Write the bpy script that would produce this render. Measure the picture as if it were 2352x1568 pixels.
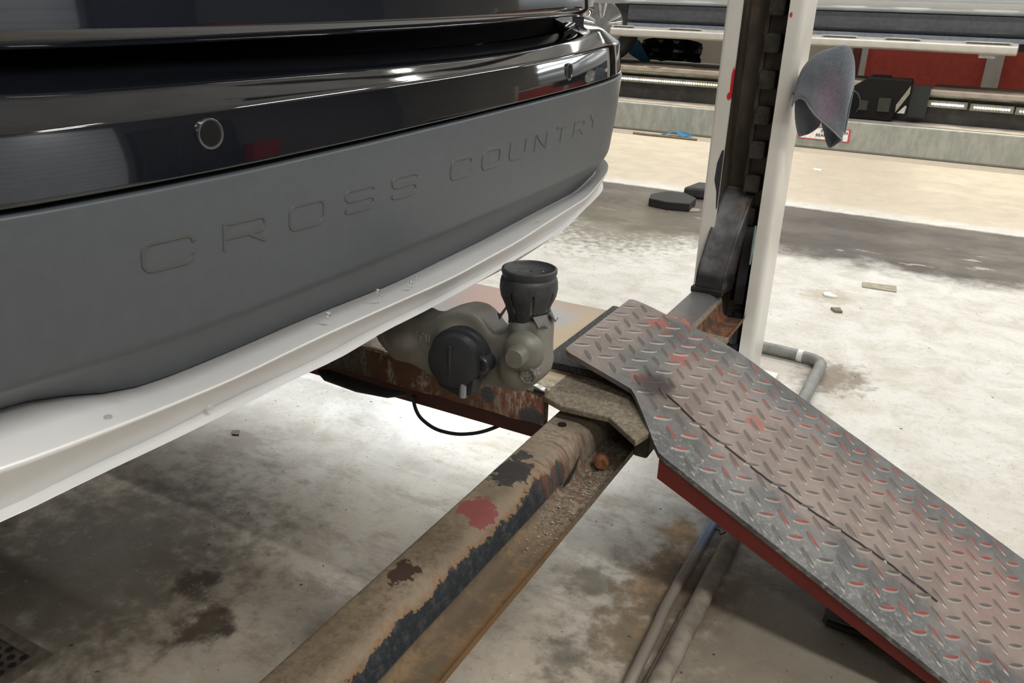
import bpy, bmesh, math, random
from mathutils import Vector, Matrix, noise as mnoise
random.seed(7)
for o in list(bpy.data.objects): bpy.data.objects.remove(o)
S = bpy.context.scene
COL = S.collection
K = 0.763            # one layout unit is 0.763 m; every coordinate below is in layout units
PI = math.pi

# ------------------------------------------------------------------ camera, world, lights, exposure
S.view_settings.view_transform = 'Standard'; S.view_settings.look = 'None'
S.view_settings.gamma = 1.0; S.view_settings.use_curve_mapping = False
S.view_settings.exposure = 0.0
cam = bpy.data.cameras.new('camera'); co = bpy.data.objects.new('camera', cam); COL.objects.link(co); S.camera = co
cam.sensor_width = 36.0; cam.lens = 36.0*1900.0/2352.0; cam.clip_start = 0.02; cam.clip_end = 100
a, b, r = math.radians(27.7), math.radians(22.2), math.radians(2.0)
fw = Vector((-math.sin(a)*math.cos(b), math.cos(a)*math.cos(b), -math.sin(b)))
rt = Vector((math.cos(a), math.sin(a), 0)); up = rt.cross(fw)
rt2 = rt*math.cos(r)+up*math.sin(r); up2 = -rt*math.sin(r)+up*math.cos(r)
M = Matrix((rt2, up2, -fw)).transposed().to_4x4(); M.translation = Vector((0, 0, 1.35))*K
co.matrix_world = M

W = bpy.data.worlds.new('world'); S.world = W; W.use_nodes = True
W.node_tree.nodes['Background'].inputs[0].default_value = (0.75, 0.82, 1.0, 1)
W.node_tree.nodes['Background'].inputs[1].default_value = 0.02

def area(name, loc, size, power, col=(1, 1, 1), target=None, spread=180):
    l = bpy.data.lights.new(name, 'AREA'); l.shape = 'RECTANGLE'; l.size = size[0]*K; l.size_y = size[1]*K
    l.energy = power; l.color = col; l.spread = math.radians(spread)
    o = bpy.data.objects.new(name, l); COL.objects.link(o); o.location = Vector(loc)*K
    if target is not None:
        d = (Vector(target)-Vector(loc)).normalized()
        z = -d; x = Vector((1, 0, 0)); x = (x - z*x.dot(z)).normalized(); y = z.cross(x)
        mm = Matrix((x, y, z)).transposed().to_4x4(); mm.translation = Vector(loc)*K; o.matrix_world = mm
    return o
CEIL = [(-6.0, 5.0), (-1.5, 5.0), (3.0, 5.0), (-5.5, 8.7), (-1.0, 8.7), (3.5, 8.7), (-2.0, 12.2), (2.6, 12.2), (2.2, 0.2), (2.4, -3.2), (-5.0, -2.4), (5.6, 2.6), (8.3, 3.2)]  # back wall pair and the one at the roller door are added fill
for i, (x, y) in enumerate(CEIL):
    area('ceiling_tube_light', (x, y, 4.35), (3.0, 0.14), (52, 52, 52, 52, 52, 52, 30, 30, 88, 50, 50, 26, 34)[i], (1.0, 0.98, 0.93))
area('runway_strip_light', (-3.0, 2.33, 0.30), (4.2, 0.03), 6.0, (0.92, 0.97, 1.0), (-3.0, 2.75, 0.0), 160)
area('runway_under_light', (-2.95, 2.02, 0.40), (4.1, 0.10), 6.5, (0.92, 0.97, 1.0), (-2.95, 2.02, 0.0), 150)
area('runway_end_light', (-1.25, 2.05, 0.27), (0.8, 0.03), 0.9, (0.92, 0.97, 1.0), (-1.1, 2.3, 0.0), 160)
area('far_strip_light_left', (-2.9, 9.86, 0.56), (2.6, 0.03), 6, (1.0, 0.88, 0.66), (-2.9, 8.2, 0.0), 170)
area('far_strip_light_right', (0.45, 9.86, 0.56), (1.7, 0.03), 5, (1.0, 0.88, 0.66), (0.45, 8.2, 0.0), 170)

# ------------------------------------------------------------------ helpers
class N:
    """small node builder; vectors are world position in layout units"""
    def __init__(s, name):
        s.m = bpy.data.materials.new(name); s.m.use_nodes = True; s.t = s.m.node_tree; s.b = s.t.nodes['Principled BSDF']
        g = s.n('ShaderNodeNewGeometry'); s.geo = g
        v = s.n('ShaderNodeVectorMath', operation='SCALE'); s.l(g.outputs['Position'], v.inputs[0]); v.inputs['Scale'].default_value = 1/K
        s.P = v.outputs[0]
        sp = s.n('ShaderNodeSeparateXYZ'); s.l(s.P, sp.inputs[0]); s.X, s.Y, s.Z = sp.outputs
    def n(s, t, **k):
        x = s.t.nodes.new(t)
        for a_, v in k.items(): setattr(x, a_, v)
        return x
    def l(s, a_, b_): s.t.links.new(a_, b_)
    def put(s, sock, v):
        if v is None: return
        if isinstance(v, (int, float)): sock.default_value = v
        elif isinstance(v, tuple): sock.default_value = (*v, 1) if len(v) == 3 and sock.type == 'RGBA' else v
        else: s.l(v, sock)
    def math(s, op, a_, b_=None, clamp=False):
        x = s.n('ShaderNodeMath', operation=op, use_clamp=clamp); s.put(x.inputs[0], a_); s.put(x.inputs[1], b_); return x.outputs[0]
    def noise(s, scale, detail=4, rough=.55, vec=None, stretch=None, dist=0):
        x = s.n('ShaderNodeTexNoise'); v = vec or s.P
        if stretch:
            q = s.n('ShaderNodeVectorMath', operation='MULTIPLY'); s.l(v, q.inputs[0]); q.inputs[1].default_value = stretch; v = q.outputs[0]
        s.l(v, x.inputs['Vector']); x.inputs['Scale'].default_value = scale; x.inputs['Detail'].default_value = detail
        x.inputs['Roughness'].default_value = rough; x.inputs['Distortion'].default_value = dist; return x.outputs['Fac']
    def step(s, v, lo, hi, o0=0, o1=1):
        x = s.n('ShaderNodeMapRange', interpolation_type='SMOOTHSTEP'); s.put(x.inputs[0], v)
        for i_, q in enumerate((lo, hi, o0, o1)): x.inputs[i_+1].default_value = q
        return x.outputs[0]
    def mix(s, f, a_, b_):
        x = s.n('ShaderNodeMix', data_type='RGBA'); s.put(x.inputs[0], f); s.put(x.inputs[6], a_); s.put(x.inputs[7], b_); return x.outputs[2]
    def mul(s, a_, b_): return s.math('MULTIPLY', a_, b_)
    def blob(s, c, rad, soft=.25, nz=.5, scale=30, st=(1, 1, 1)):
        """irregular patch mask around a point"""
        d = s.n('ShaderNodeVectorMath', operation='SUBTRACT'); s.l(s.P, d.inputs[0]); d.inputs[1].default_value = c
        q = s.n('ShaderNodeVectorMath', operation='MULTIPLY'); s.l(d.outputs[0], q.inputs[0]); q.inputs[1].default_value = st
        ln = s.n('ShaderNodeVectorMath', operation='LENGTH'); s.l(q.outputs[0], ln.inputs[0])
        nn = s.noise(scale, 4, .6)
        dd = s.math('ADD', ln.outputs['Value'], s.mul(s.math('SUBTRACT', nn, .5), -rad*2*nz))
        return s.step(dd, rad*(1-soft), rad*(1+soft), 1, 0)
    def bump(s, h, strength=.3, dist=.004):
        x = s.n('ShaderNodeBump'); s.put(x.inputs['Height'], h); x.inputs['Strength'].default_value = strength; x.inputs['Distance'].default_value = dist
        s.l(x.outputs[0], s.b.inputs['Normal'])
    def out(s, col=None, rough=None, metal=None, coat=None, emit=None, es=0, spec=None):
        s.put(s.b.inputs['Base Color'], col); s.put(s.b.inputs['Roughness'], rough); s.put(s.b.inputs['Metallic'], metal)
        if coat is not None: s.put(s.b.inputs['Coat Weight'], coat); s.b.inputs['Coat Roughness'].default_value = .03
        if spec is not None: s.b.inputs['Specular IOR Level'].default_value = spec
        if emit: s.put(s.b.inputs['Emission Color'], emit); s.b.inputs['Emission Strength'].default_value = es
        return s.m
MT = {}
def simple(name, col, rough=.6, metal=0., var=.15, sc=25, coat=None, bump=0., emit=None, es=0, spec=None):
    if name in MT: return MT[name]
    n = N(name); f = n.step(n.noise(sc, 5), .3, .7)
    c = n.mix(f, tuple(v*(1-var) for v in col), tuple(min(1, v*(1+var)) for v in col))
    if bump: n.bump(n.noise(sc*6, 4), bump, .002)
    MT[name] = n.out(c, rough, metal, coat, emit, es, spec); return MT[name]

class MB:
    """collects shapes in layout units; build() links them as ONE mesh object"""
    def __init__(s): s.v = []; s.f = []; s.mi = []; s.cur = 0
    def add(s, vs, fs):
        k = len(s.v); s.v += [tuple(x) for x in vs]
        for f in fs: s.f.append(tuple(i+k for i in f)); s.mi.append(s.cur)
        return s
    def box(s, x0, y0, z0, x1, y1, z1):
        return s.add([(x0,y0,z0),(x1,y0,z0),(x1,y1,z0),(x0,y1,z0),(x0,y0,z1),(x1,y0,z1),(x1,y1,z1),(x0,y1,z1)],
                     [(3,2,1,0),(4,5,6,7),(0,1,5,4),(1,2,6,5),(2,3,7,6),(3,0,4,7)])
    def prism(s, pts, mapf, d0, d1, caps=True):
        """closed 2D outline extruded; mapf(u, v, d) -> xyz"""
        n = len(pts); vs = [mapf(u, v, d0) for u, v in pts]+[mapf(u, v, d1) for u, v in pts]
        fs = [(i, (i+1) % n, (i+1) % n+n, i+n) for i in range(n)]
        if caps: fs += [tuple(range(n))[::-1], tuple(range(n, 2*n))]
        return s.add(vs, fs)
    def tube(s, pts, rad, n=10, caps=True):
        pts = [Vector(p) for p in pts]; m = len(pts); rings = []; pn = None
        for i, p in enumerate(pts):
            t = (pts[min(i+1, m-1)]-pts[max(i-1, 0)]).normalized()
            if pn is None: pn = t.orthogonal().normalized()
            pn = (pn-t*pn.dot(t)).normalized(); q = t.cross(pn)
            rr = rad[i] if isinstance(rad, (list, tuple)) else rad
            rings.append([p+(pn*math.cos(2*PI*j/n)+q*math.sin(2*PI*j/n))*rr for j in range(n)])
        vs = [v for R_ in rings for v in R_]
        fs = [(i*n+j, i*n+(j+1) % n, (i+1)*n+(j+1) % n, (i+1)*n+j) for i in range(m-1) for j in range(n)]
        if caps: fs += [tuple(range(n))[::-1], tuple(range((m-1)*n, m*n))]
        return s.add(vs, fs)
    def lathe(s, c, ax, prof, n=24):
        """prof: list of (radius, distance along ax)"""
        c = Vector(c); ax = Vector(ax).normalized(); u = ax.orthogonal().normalized(); w = ax.cross(u); vs = []
        for r_, h in prof:
            for j in range(n): vs.append(c+ax*h+(u*math.cos(2*PI*j/n)+w*math.sin(2*PI*j/n))*max(r_, 1e-5))
        fs = [(i*n+j, i*n+(j+1) % n, (i+1)*n+(j+1) % n, (i+1)*n+j) for i in range(len(prof)-1) for j in range(n)]
        fs += [tuple(range(n))[::-1], tuple(range((len(prof)-1)*n, len(prof)*n))]
        return s.add(vs, fs)
    def build(s, name, mats, parent=None, bevel=0, smooth=40, seg=2, sub=0):
        me = bpy.data.meshes.new(name); off = parent_base(parent)
        me.from_pydata([((x-off[0])*K, (y-off[1])*K, (z-off[2])*K) for x, y, z in s.v], [], s.f)
        mats = mats if isinstance(mats, (list, tuple)) else [mats]
        for m_ in mats: me.materials.append(m_)
        me.polygons.foreach_set('material_index', s.mi)
        bm = bmesh.new(); bm.from_mesh(me); bmesh.ops.recalc_face_normals(bm, faces=bm.faces[:]); bm.to_mesh(me); bm.free()
        if smooth: me.shade_smooth(); me.set_sharp_from_angle(angle=math.radians(smooth))
        o = bpy.data.objects.new(name, me); COL.objects.link(o)
        if parent: o.parent = parent
        if bevel:
            q = o.modifiers.new('bevel', 'BEVEL'); q.width = bevel*K; q.segments = seg; q.limit_method = 'ANGLE'; q.angle_limit = math.radians(40)
        if sub: q = o.modifiers.new('sub', 'SUBSURF'); q.levels = q.render_levels = sub
        return o
BASE = {}
def parent_base(p):
    while p is not None:
        if p.name in BASE: return BASE[p.name]
        p = p.parent
    return (0, 0, 0)
def thing(name, base, label, cat, group=None):
    o = bpy.data.objects.new(name, None); COL.objects.link(o); o.empty_display_size = .05; o.location = Vector(base)*K
    BASE[o.name] = base; return tag(o, label, cat, group)
def tag(o, label, cat, group=None, kind=None):
    o['label'] = label; o['category'] = cat
    if group: o['group'] = group
    if kind: o['kind'] = kind
    return o
def struct(o): o['kind'] = 'structure'; return o
def fillet(pts, r, n=4):
    """round the inner corners of an open polyline"""
    out = [pts[0]]
    for i in range(1, len(pts)-1):
        p, q, w = Vector(pts[i-1]), Vector(pts[i]), Vector(pts[i+1]); rr = r[i] if isinstance(r, (list, tuple)) else r
        if rr <= 0: out.append(tuple(q)); continue
        a_ = q+(p-q).normalized()*min(rr, (p-q).length*.45); b_ = q+(w-q).normalized()*min(rr, (w-q).length*.45)
        for j in range(n+1):
            t = j/n; out.append(tuple(a_*(1-t)**2+q*2*t*(1-t)+b_*t*t))
    return out+[pts[-1]]
def interp(x, xs, ys):
    if x <= xs[0]: return ys[0]
    for i in range(len(xs)-1):
        if x <= xs[i+1]: return ys[i]+(ys[i+1]-ys[i])*(x-xs[i])/(xs[i+1]-xs[i])
    return ys[-1]

# ------------------------------------------------------------------ materials
def m_floor():
    n = N('painted_concrete')
    big = n.step(n.noise(1.1, 8, .68), .40, .62); mid = n.step(n.noise(6, 9, .72, dist=.5), .40, .66); fine = n.noise(34, 8, .78)
    c = n.mix(mid, (.68, .675, .65), (.56, .54, .49)); c = n.mix(n.mul(n.step(fine, .52, .66), .45), c, (.36, .33, .28))
    far = n.step(n.Y, 2.0, 2.9)
    c = n.mix(n.mul(big, n.math('SUBTRACT', .60, n.mul(far, .42))), c, (.40, .35, .28))
    # the worn bay by the ramp and the beam is dirtier than the area beyond the runway
    near = n.mul(n.step(n.math('ADD', n.Y, n.mul(n.math('SUBTRACT', n.noise(2.2, 7, .65), .5), 1.2)), 2.15, 1.35), n.step(n.noise(3.2, 8, .72), .18, .58))
    c = n.mix(n.mul(near, .85), c, n.mix(mid, (.49, .42, .33), (.34, .28, .21)))
    c = n.mix(n.mul(n.mul(n.step(n.noise(2.3, 9, .75, stretch=(1, 2.2, 1)), .50, .62), .55), n.step(n.Y, 2.4, 1.9)), c, (.25, .205, .155))
    # dark band between the two bays, ragged near edge, straight far edge
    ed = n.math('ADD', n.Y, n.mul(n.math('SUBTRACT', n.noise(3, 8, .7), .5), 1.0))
    aisle = n.mul(n.step(ed, 4.85, 5.30), n.step(n.math('ADD', n.Y, n.mul(n.math('SUBTRACT', n.noise(14, 5), .5), .05)), 6.49, 6.43))  # mask of the dark band
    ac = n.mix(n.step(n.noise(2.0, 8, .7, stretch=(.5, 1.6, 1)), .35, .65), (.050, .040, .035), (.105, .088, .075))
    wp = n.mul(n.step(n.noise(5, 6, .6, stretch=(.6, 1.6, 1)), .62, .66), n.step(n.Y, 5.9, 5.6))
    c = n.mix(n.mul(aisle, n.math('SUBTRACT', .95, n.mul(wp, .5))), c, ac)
    c = n.mix(n.step(n.Y, 6.5, 6.8), c, n.mix(n.mul(mid, .5), (.58, .51, .41), (.48, .42, .34)))  # beyond the band: warm glow of the far lamp strips painted into the floor
    # local stains and dark patches; the first, wide one is a painted-in shadow
    for p, rad, col, am in [((-1.72, 1.02, 0), .34, (.10, .085, .065), .75), ((-1.44, 1.12, 0), .045, (.06, .045, .03), .85), ((-1.31, 1.02, 0), .05, (.06, .045, .03), .9), ((-1.25, 1.03, 0), .02, (.05, .04, .03), .9),
                            ((-.44, 1.80, 0), .06, (.30, .17, .07), .9), ((-.46, 1.95, 0), .045, (.52, .33, .14), .8), ((-.45, 1.68, 0), .08, (.34, .20, .09), .8),
                            ((-.43, 1.50, 0), .09, (.28, .18, .09), .8), ((-.365, 1.7, 0), .10, (.13, .075, .04), .9), ((-.60, 1.62, 0), .05, (.12, .11, .09), .6), ((-.42, 1.79, 0), .03, (.07, .03, .02), .9),
                            ((-.27, 3.30, 0), .12, (.20, .16, .12), .9), ((-.46, 3.3, 0), .14, (.34, .31, .27), .5), ((-.1, 1.6, 0), .42, (.17, .145, .11), .75),
                            ((-.55, 1.35, 0), .045, (.10, .095, .08), .6), ((-.45, 4.37, 0), .10, (.42, .37, .29), .7), ((-1.9, 5.2, 0), .5, (.14, .125, .09), .8), ((-.30, 2.9, 0), .07, (.34, .29, .22), .7)]:
        c = n.mix(n.mul(n.blob(p, rad, .55, 1.3, 20, (1, .8, 1)), am), c, col)
    sp = n.step(n.noise(44, 3, .5), .715, .735); c = n.mix(n.mul(sp, .9), c, (.07, .05, .035))
    sp3 = n.mul(n.step(n.noise(120, 3, .5), .69, .72), n.step(n.Y, 3.2, 2.0)); c = n.mix(n.mul(sp3, .8), c, (.08, .06, .045))
    sp2 = n.mul(n.step(n.noise(85, 4, .7, stretch=(1, .55, 1)), .60, .68), n.step(n.noise(3.0, 5), .40, .58)); c = n.mix(n.mul(sp2, .6), c, (.20, .165, .125))
    fl = n.step(n.noise(22, 8, .8, dist=1.2), .60, .66); c = n.mix(n.mul(fl, n.math('ADD', .12, n.mul(near, .3))), c, (.66, .64, .58))
    n.bump(fine, .35, .004)
    return n.out(c, n.step(n.noise(3, 6), .3, .7, .42, .66), spec=.3)
def m_beam():
    n = N('rusty_beam_paint')
    d = n.noise(7, 10, .74, stretch=(1, .6, 1)); g = n.noise(70, 8, .8)
    c = n.mix(n.step(d, .36, .62), (.175, .130, .085), (.27, .215, .15)); c = n.mix(n.mul(n.step(g, .44, .66), .6), c, (.075, .052, .032))
    c = n.mix(n.mul(n.step(n.noise(24, 7, .8), .55, .66), .45), c, (.36, .28, .19))
    c = n.mix(n.mul(n.step(n.Y, 1.15, 1.7), .65), c, n.mix(n.step(g, .4, .62), (.22, .185, .14), (.42, .37, .29)))
    wob = n.mul(n.math('SUBTRACT', n.noise(9, 10, .78), .5), .085)
    xx = n.math('ADD', n.X, wob); fade = n.step(n.Y, 1.60, 1.40)
    c = n.mix(n.mul(n.mul(n.step(xx, -.705, -.675), n.step(xx, -.655, -.668)), n.mul(fade, .55)), c, (.30, .235, .17))
    zz = n.math('ADD', n.Z, n.mul(wob, 1.15))
    blue = n.mul(n.mul(n.step(zz, .380, .378), n.step(n.X, -.70, -.69)), n.mul(n.step(n.Z, .325, .332), fade))
    rim = n.mul(n.mul(n.step(zz, .387, .382), n.step(n.X, -.70, -.69)), n.mul(n.step(n.Z, .325, .335), fade))
    c = n.mix(n.mul(rim, .85), c, (.27, .155, .08)); c = n.mix(blue, c, n.mix(n.step(n.noise(50, 7, .8), .45, .68), (.020, .024, .030), (.065, .07, .072)))
    lo = n.step(n.Z, .333, .325); rr = n.noise(12, 10, .78)
    c = n.mix(n.mul(lo, .85), c, n.mix(n.step(rr, .42, .62), (.115, .085, .055), (.23, .15, .08)))
    c = n.mix(n.mul(n.mul(lo, n.step(n.X, -.60, -.575)), n.mul(n.step(n.noise(10, 7, .7), .40, .55), .8)), c, (.27, .14, .055))
    c = n.mix(n.mul(n.mul(lo, n.step(n.Y, 1.22, 1.50)), .92), c, n.mix(n.step(g, .42, .62), (.13, .10, .075), (.34, .285, .22)))
    for p, rad, col, st in [((-.722, 1.395, .4), .044, (.030, .030, .032), (1.1, .75, .3)), ((-.715, 1.235, .4), .034, (.24, .062, .055), (1, .8, .2)), ((-.69, 1.21, .4), .018, (.22, .06, .055), (1, .6, .2)), ((-.728, .99, .4), .024, (.045, .022, .014), (1, .7, .3)),
                            ((-.735, 1.47, .4), .020, (.045, .045, .045), (1, 1, .3)), ((-.656, 1.50, .36), .022, (.045, .05, .055), (1, .7, .7)), ((-.652, 1.43, .36), .018, (.04, .045, .05), (1, .7, .7))]:
        c = n.mix(n.mul(n.blob(p, rad, .06, 1.1, 45, st), .95), c, col)
    strk = n.mul(n.step(n.noise(60, 4, .7, stretch=(.25, 1, .12)), .48, .62), n.mul(n.blob((-.66, 1.56, .37), .085, .5, .5, 20, (1, .55, .6)), .75)); c = n.mix(strk, c, (.17, .07, .045))
    far = n.mul(n.step(n.Y, 2.43, 2.50), n.step(n.Z, .375, .385))
    fc = n.mix(n.step(n.noise(90, 3, .8), .55, .75), (.13, .13, .135), (.30, .30, .31))
    c = n.mix(far, c, n.mix(n.mul(n.step(n.Y, 2.62, 2.47), n.step(n.noise(26, 6, .7), .47, .52)), fc, (.75, .19, .09)))
    shl = n.mul(n.step(n.Y, 2.35, 2.45), n.step(n.Z, .37, .36)); sc = n.mix(n.step(n.noise(20, 8, .78), .42, .62), (.085, .055, .04), (.27, .125, .065))
    c = n.mix(shl, c, n.mix(n.step(n.noise(24, 3), .68, .71), sc, (.70, .16, .05)))
    n.bump(g, .7, .004)
    return n.out(c, n.mix(far, n.step(d, .3, .7, .60, .85), (.33, .33, .33)), 0., spec=.3)
def m_rust(name='flaking_rust'):
    n = N(name); s = n.noise(16, 8, .75, stretch=(1.6, 1, .7)); g = n.noise(60, 5, .7)
    c = n.mix(n.step(s, .50, .56), (.16, .072, .040), (.42, .36, .29)); c = n.mix(n.step(n.noise(11, 8, .75), .47, .58), c, (.15, .075, .04)); c = n.mix(n.mul(n.step(g, .5, .65), .4), c, (.05, .03, .02))
    c = n.mix(n.mul(n.step(n.X, -1.05, -.83), n.step(s, .40, .46)), c, n.mix(n.step(n.noise(40, 7, .8, stretch=(1.5, 1, .4)), .46, .58), (.22, .075, .045), (.40, .34, .27)))
    c = n.mix(n.blob((-.96, 1.7, .40), .022, .2, .5, 40), c, (.07, .075, .08)); c = n.mix(n.blob((-.83, 1.7, .37), .035, .2, .5, 30, (1, 1, 1.2)), c, (.075, .07, .07))
    c = n.mix(n.step(n.X, -1.30, -1.42), c, n.mix(n.step(g, .4, .6), (.10, .085, .07), (.20, .17, .14)))
    n.bump(g, .6, .004); return n.out(c, .8, 0)
def m_deck():
    n = N('deck_steel'); big = n.noise(3, 6, .6)
    c = n.mix(n.step(big, .35, .65), (.30, .30, .32), (.40, .385, .39))
    e = n.math('ADD', n.X, n.mul(n.math('SUBTRACT', n.noise(5, 5), .5), .35))
    c = n.mix(n.step(e, -1.03, -.90), c, (.43, .34, .23))
    edge = n.math('ADD', n.Y, n.mul(n.math('SUBTRACT', n.noise(6, 5), .5), .2)); c = n.mix(n.mul(n.step(edge, 2.27, 2.36), n.step(n.X, -1.25, -1.0)), c, (.40, .32, .25))
    c = n.mix(n.mul(n.blob((-1.25, 2.28, .44), .16, .5, .6, 8), .55), c, (.55, .30, .22))
    c = n.mix(n.mul(n.step(n.Y, 1.84, 1.76), .9), c, n.mix(n.step(n.noise(40, 6, .7), .4, .62), (.15, .115, .075), (.38, .33, .25)))
    return n.out(c, n.step(big, .3, .7, .42, .6), .25)
def m_dirtplate():
    n = N('gritty_plate'); g = n.noise(90, 8, .85); c = n.mix(n.step(g, .36, .64), (.12, .098, .07), (.33, .285, .21))
    c = n.mix(n.mul(n.step(n.noise(12, 5), .5, .62), .5), c, (.17, .10, .055)); n.bump(g, .7, .004); return n.out(c, .85, 0)
def m_tread(lens):
    n = N(['tread_plate_steel', 'tread_lens_paint', 'tread_lens_edge'][lens]); g = n.noise(70, 5, .75); b_ = n.noise(6, 6, .65)
    # dusty brown down the walked centre, darker blue grey towards both rims
    yy = n.math('ADD', n.Y, n.mul(n.math('SUBTRACT', b_, .5), .20))
    wid = n.mul(n.step(yy, 1.72, 1.84), n.step(yy, 2.20, 2.08)); tongue = n.step(n.X, -.62, -.72)
    f = n.math('MAXIMUM', n.mul(wid, n.step(n.X, -.62, -.50)), n.mul(tongue, .8))
    c = n.mix(f, n.mix(n.step(b_, .35, .65), (.085, .088, .092), (.17, .168, .165)), n.mix(n.step(b_, .35, .65), (.185, .145, .125), (.27, .215, .195)))
    c = n.mix(n.mul(n.step(n.Y, 1.78, 1.66), n.mul(n.step(g, .48, .7), .75)), c, (.36, .37, .35))
    if lens == 2: c = n.mix(.60, c, (.44, .42, .38))
    elif lens:
        red = n.mul(n.math('MAXIMUM', n.mul(n.step(n.Y, 1.64, 1.68), n.step(n.Y, 1.80, 1.74)), n.step(n.Y, 2.05, 2.12)), n.mul(n.step(n.noise(11, 2), .42, .50), n.step(n.X, -.72, -.60)))
        c = n.mix(.65, c, (.070, .058, .056)); c = n.mix(n.mul(red, .85), c, (.30, .062, .048))
    else:
        for p, rad in [((-.68, 2.22, .5), .035), ((-.33, 2.0, .35), .03), ((-.56, 2.06, .46), .03), ((-.60, 1.86, .47), .028)]:
            c = n.mix(n.mul(n.blob(p, rad, .15, .8, 30), .8), c, (.34, .10, .08))
        c = n.mix(n.mul(n.blob((.25, 2.02, .06), .14, .5, .5, 9), .6), c, (.29, .19, .17))
    c = n.mix(n.mul(n.blob((-.565, 1.865, .46), .050, .4, .8, 20, (1, .8, 1)), .9), c, (.03, .02, .025))
    n.bump(g, .4, .002); return n.out(c, n.step(g, .3, .7, .42, .62), .35)
def m_post():
    n = N('post_white_paint'); g = n.noise(30, 6, .7)
    c = n.mix(n.step(n.noise(3, 4), .35, .65), (.66, .63, .585), (.72, .70, .66)); c = n.mix(n.mul(n.step(g, .70, .74), .8), c, (.20, .15, .12))
    c = n.mix(n.mul(n.step(n.noise(7, 6, .7, stretch=(1, 1, .35)), .62, .75), .35), c, (.45, .39, .33))
    c = n.mix(n.blob((-.724, 2.9, 1.13), .016, .2, .4, 30, (3, .3, .32)), c, (.55, .02, .03)); c = n.mix(n.blob((-.728, 2.9, 1.085), .008, .2, .5, 40, (1, .3, .6)), c, (.55, .02, .03)); c = n.mix(n.blob((-.565, 2.9, 1.345), .005, .2, .6, 60, (1, .3, .6)), c, (.50, .06, .06))
    return n.out(c, .34, 0)
def m_postin():
    n = N('greasy_steel'); g = n.noise(9, 7, .7, stretch=(1, 1, .3))
    c = n.mix(n.step(g, .35, .65), (.055, .045, .034), (.13, .105, .08)); return n.out(c, n.step(g, .3, .7, .35, .6), .3)
def m_guard():
    n = N('scuffed_grey_steel'); g = n.noise(10, 6, .6); c = n.mix(n.step(g, .35, .65), (.15, .152, .165), (.30, .30, .32))
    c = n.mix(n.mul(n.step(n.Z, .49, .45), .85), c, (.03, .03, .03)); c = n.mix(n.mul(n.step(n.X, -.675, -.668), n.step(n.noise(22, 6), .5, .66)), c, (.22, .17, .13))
    return n.out(c, n.step(g, .3, .7, .28, .45), .55)
def m_cloth():
    n = N('microfibre'); g = n.noise(120, 3, .8); c = n.mix(n.step(n.noise(6, 4), .35, .65), (.115, .135, .165), (.175, .195, .225))
    c = n.mix(n.mul(n.blob((-.40, 2.85, 1.10), .035, .8, .6, 20, (1, .3, .5)), .55), c, (.20, .10, .15)); c = n.mix(n.mul(n.step(g, .4, .7), .25), c, (.30, .32, .34))
    n.bump(g, .6, .003); n.b.inputs['Sheen Weight'].default_value = .4; return n.out(c, .95, 0, spec=.1)
def m_cast():
    n = N('cast_grey_paint'); g = n.noise(45, 5, .6); c = n.mix(n.step(n.noise(8, 5), .35, .65), (.115, .112, .095), (.165, .16, .138))
    c = n.mix(n.mul(n.step(g, .62, .7), .3), c, (.08, .07, .06)); n.bump(g, .12, .002); return n.out(c, .48, .1)
def m_bodypaint(name, c0, rough=.06):
    n = N(name); return n.out(c0, rough, 0, 1.0)
def m_galv():
    n = N('galvanised_face'); g = n.noise(14, 6, .7, stretch=(1, 1, .4)); c = n.mix(n.step(g, .35, .68), (.30, .315, .285), (.40, .41, .37))
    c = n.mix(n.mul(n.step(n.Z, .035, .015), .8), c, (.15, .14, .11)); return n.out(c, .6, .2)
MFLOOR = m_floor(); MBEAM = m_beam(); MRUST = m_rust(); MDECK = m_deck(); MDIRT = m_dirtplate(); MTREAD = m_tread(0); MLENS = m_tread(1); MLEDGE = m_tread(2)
MPOST = m_post(); MPOSTIN = m_postin(); MGUARD = m_guard(); MCLOTH = m_cloth(); MCAST = m_cast(); MGALV = m_galv()
MGLOSS = m_bodypaint('gloss_black_trim', (.006, .007, .010), .05); MBODY = m_bodypaint('gloss_midnight_paint', (.008, .010, .016), .05)
MMATTE = simple('matte_charcoal_plastic', (.068, .078, .090), .42, 0, .04, 60, bump=.08)
MSILVER = simple('satin_silver_paint', (.60, .60, .60), .40, .12, .02, 10)
MRED = simple('dark_red_enamel', (.20, .022, .020), .42, 0, .12, 8)
MREDTHIN = simple('dark_red_web', (.10, .028, .022), .55, 0, .2, 14)
MRUB = simple('black_rubber', (.012, .012, .013), .7, 0, .3, 40, bump=.1)
MDARK = simple('black_plastic', (.022, .023, .026), .35, 0, .2, 30)
MPIPE = simple('grey_conduit', (.20, .205, .20), .5, .1, .25, 18); MPIPEDIRTY = simple('dusty_conduit', (.22, .19, .155), .7, 0, .25, 30, bump=.2)
MGREY = simple('galvanised_steel', (.36, .36, .37), .4, .6, .15, 30)
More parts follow.
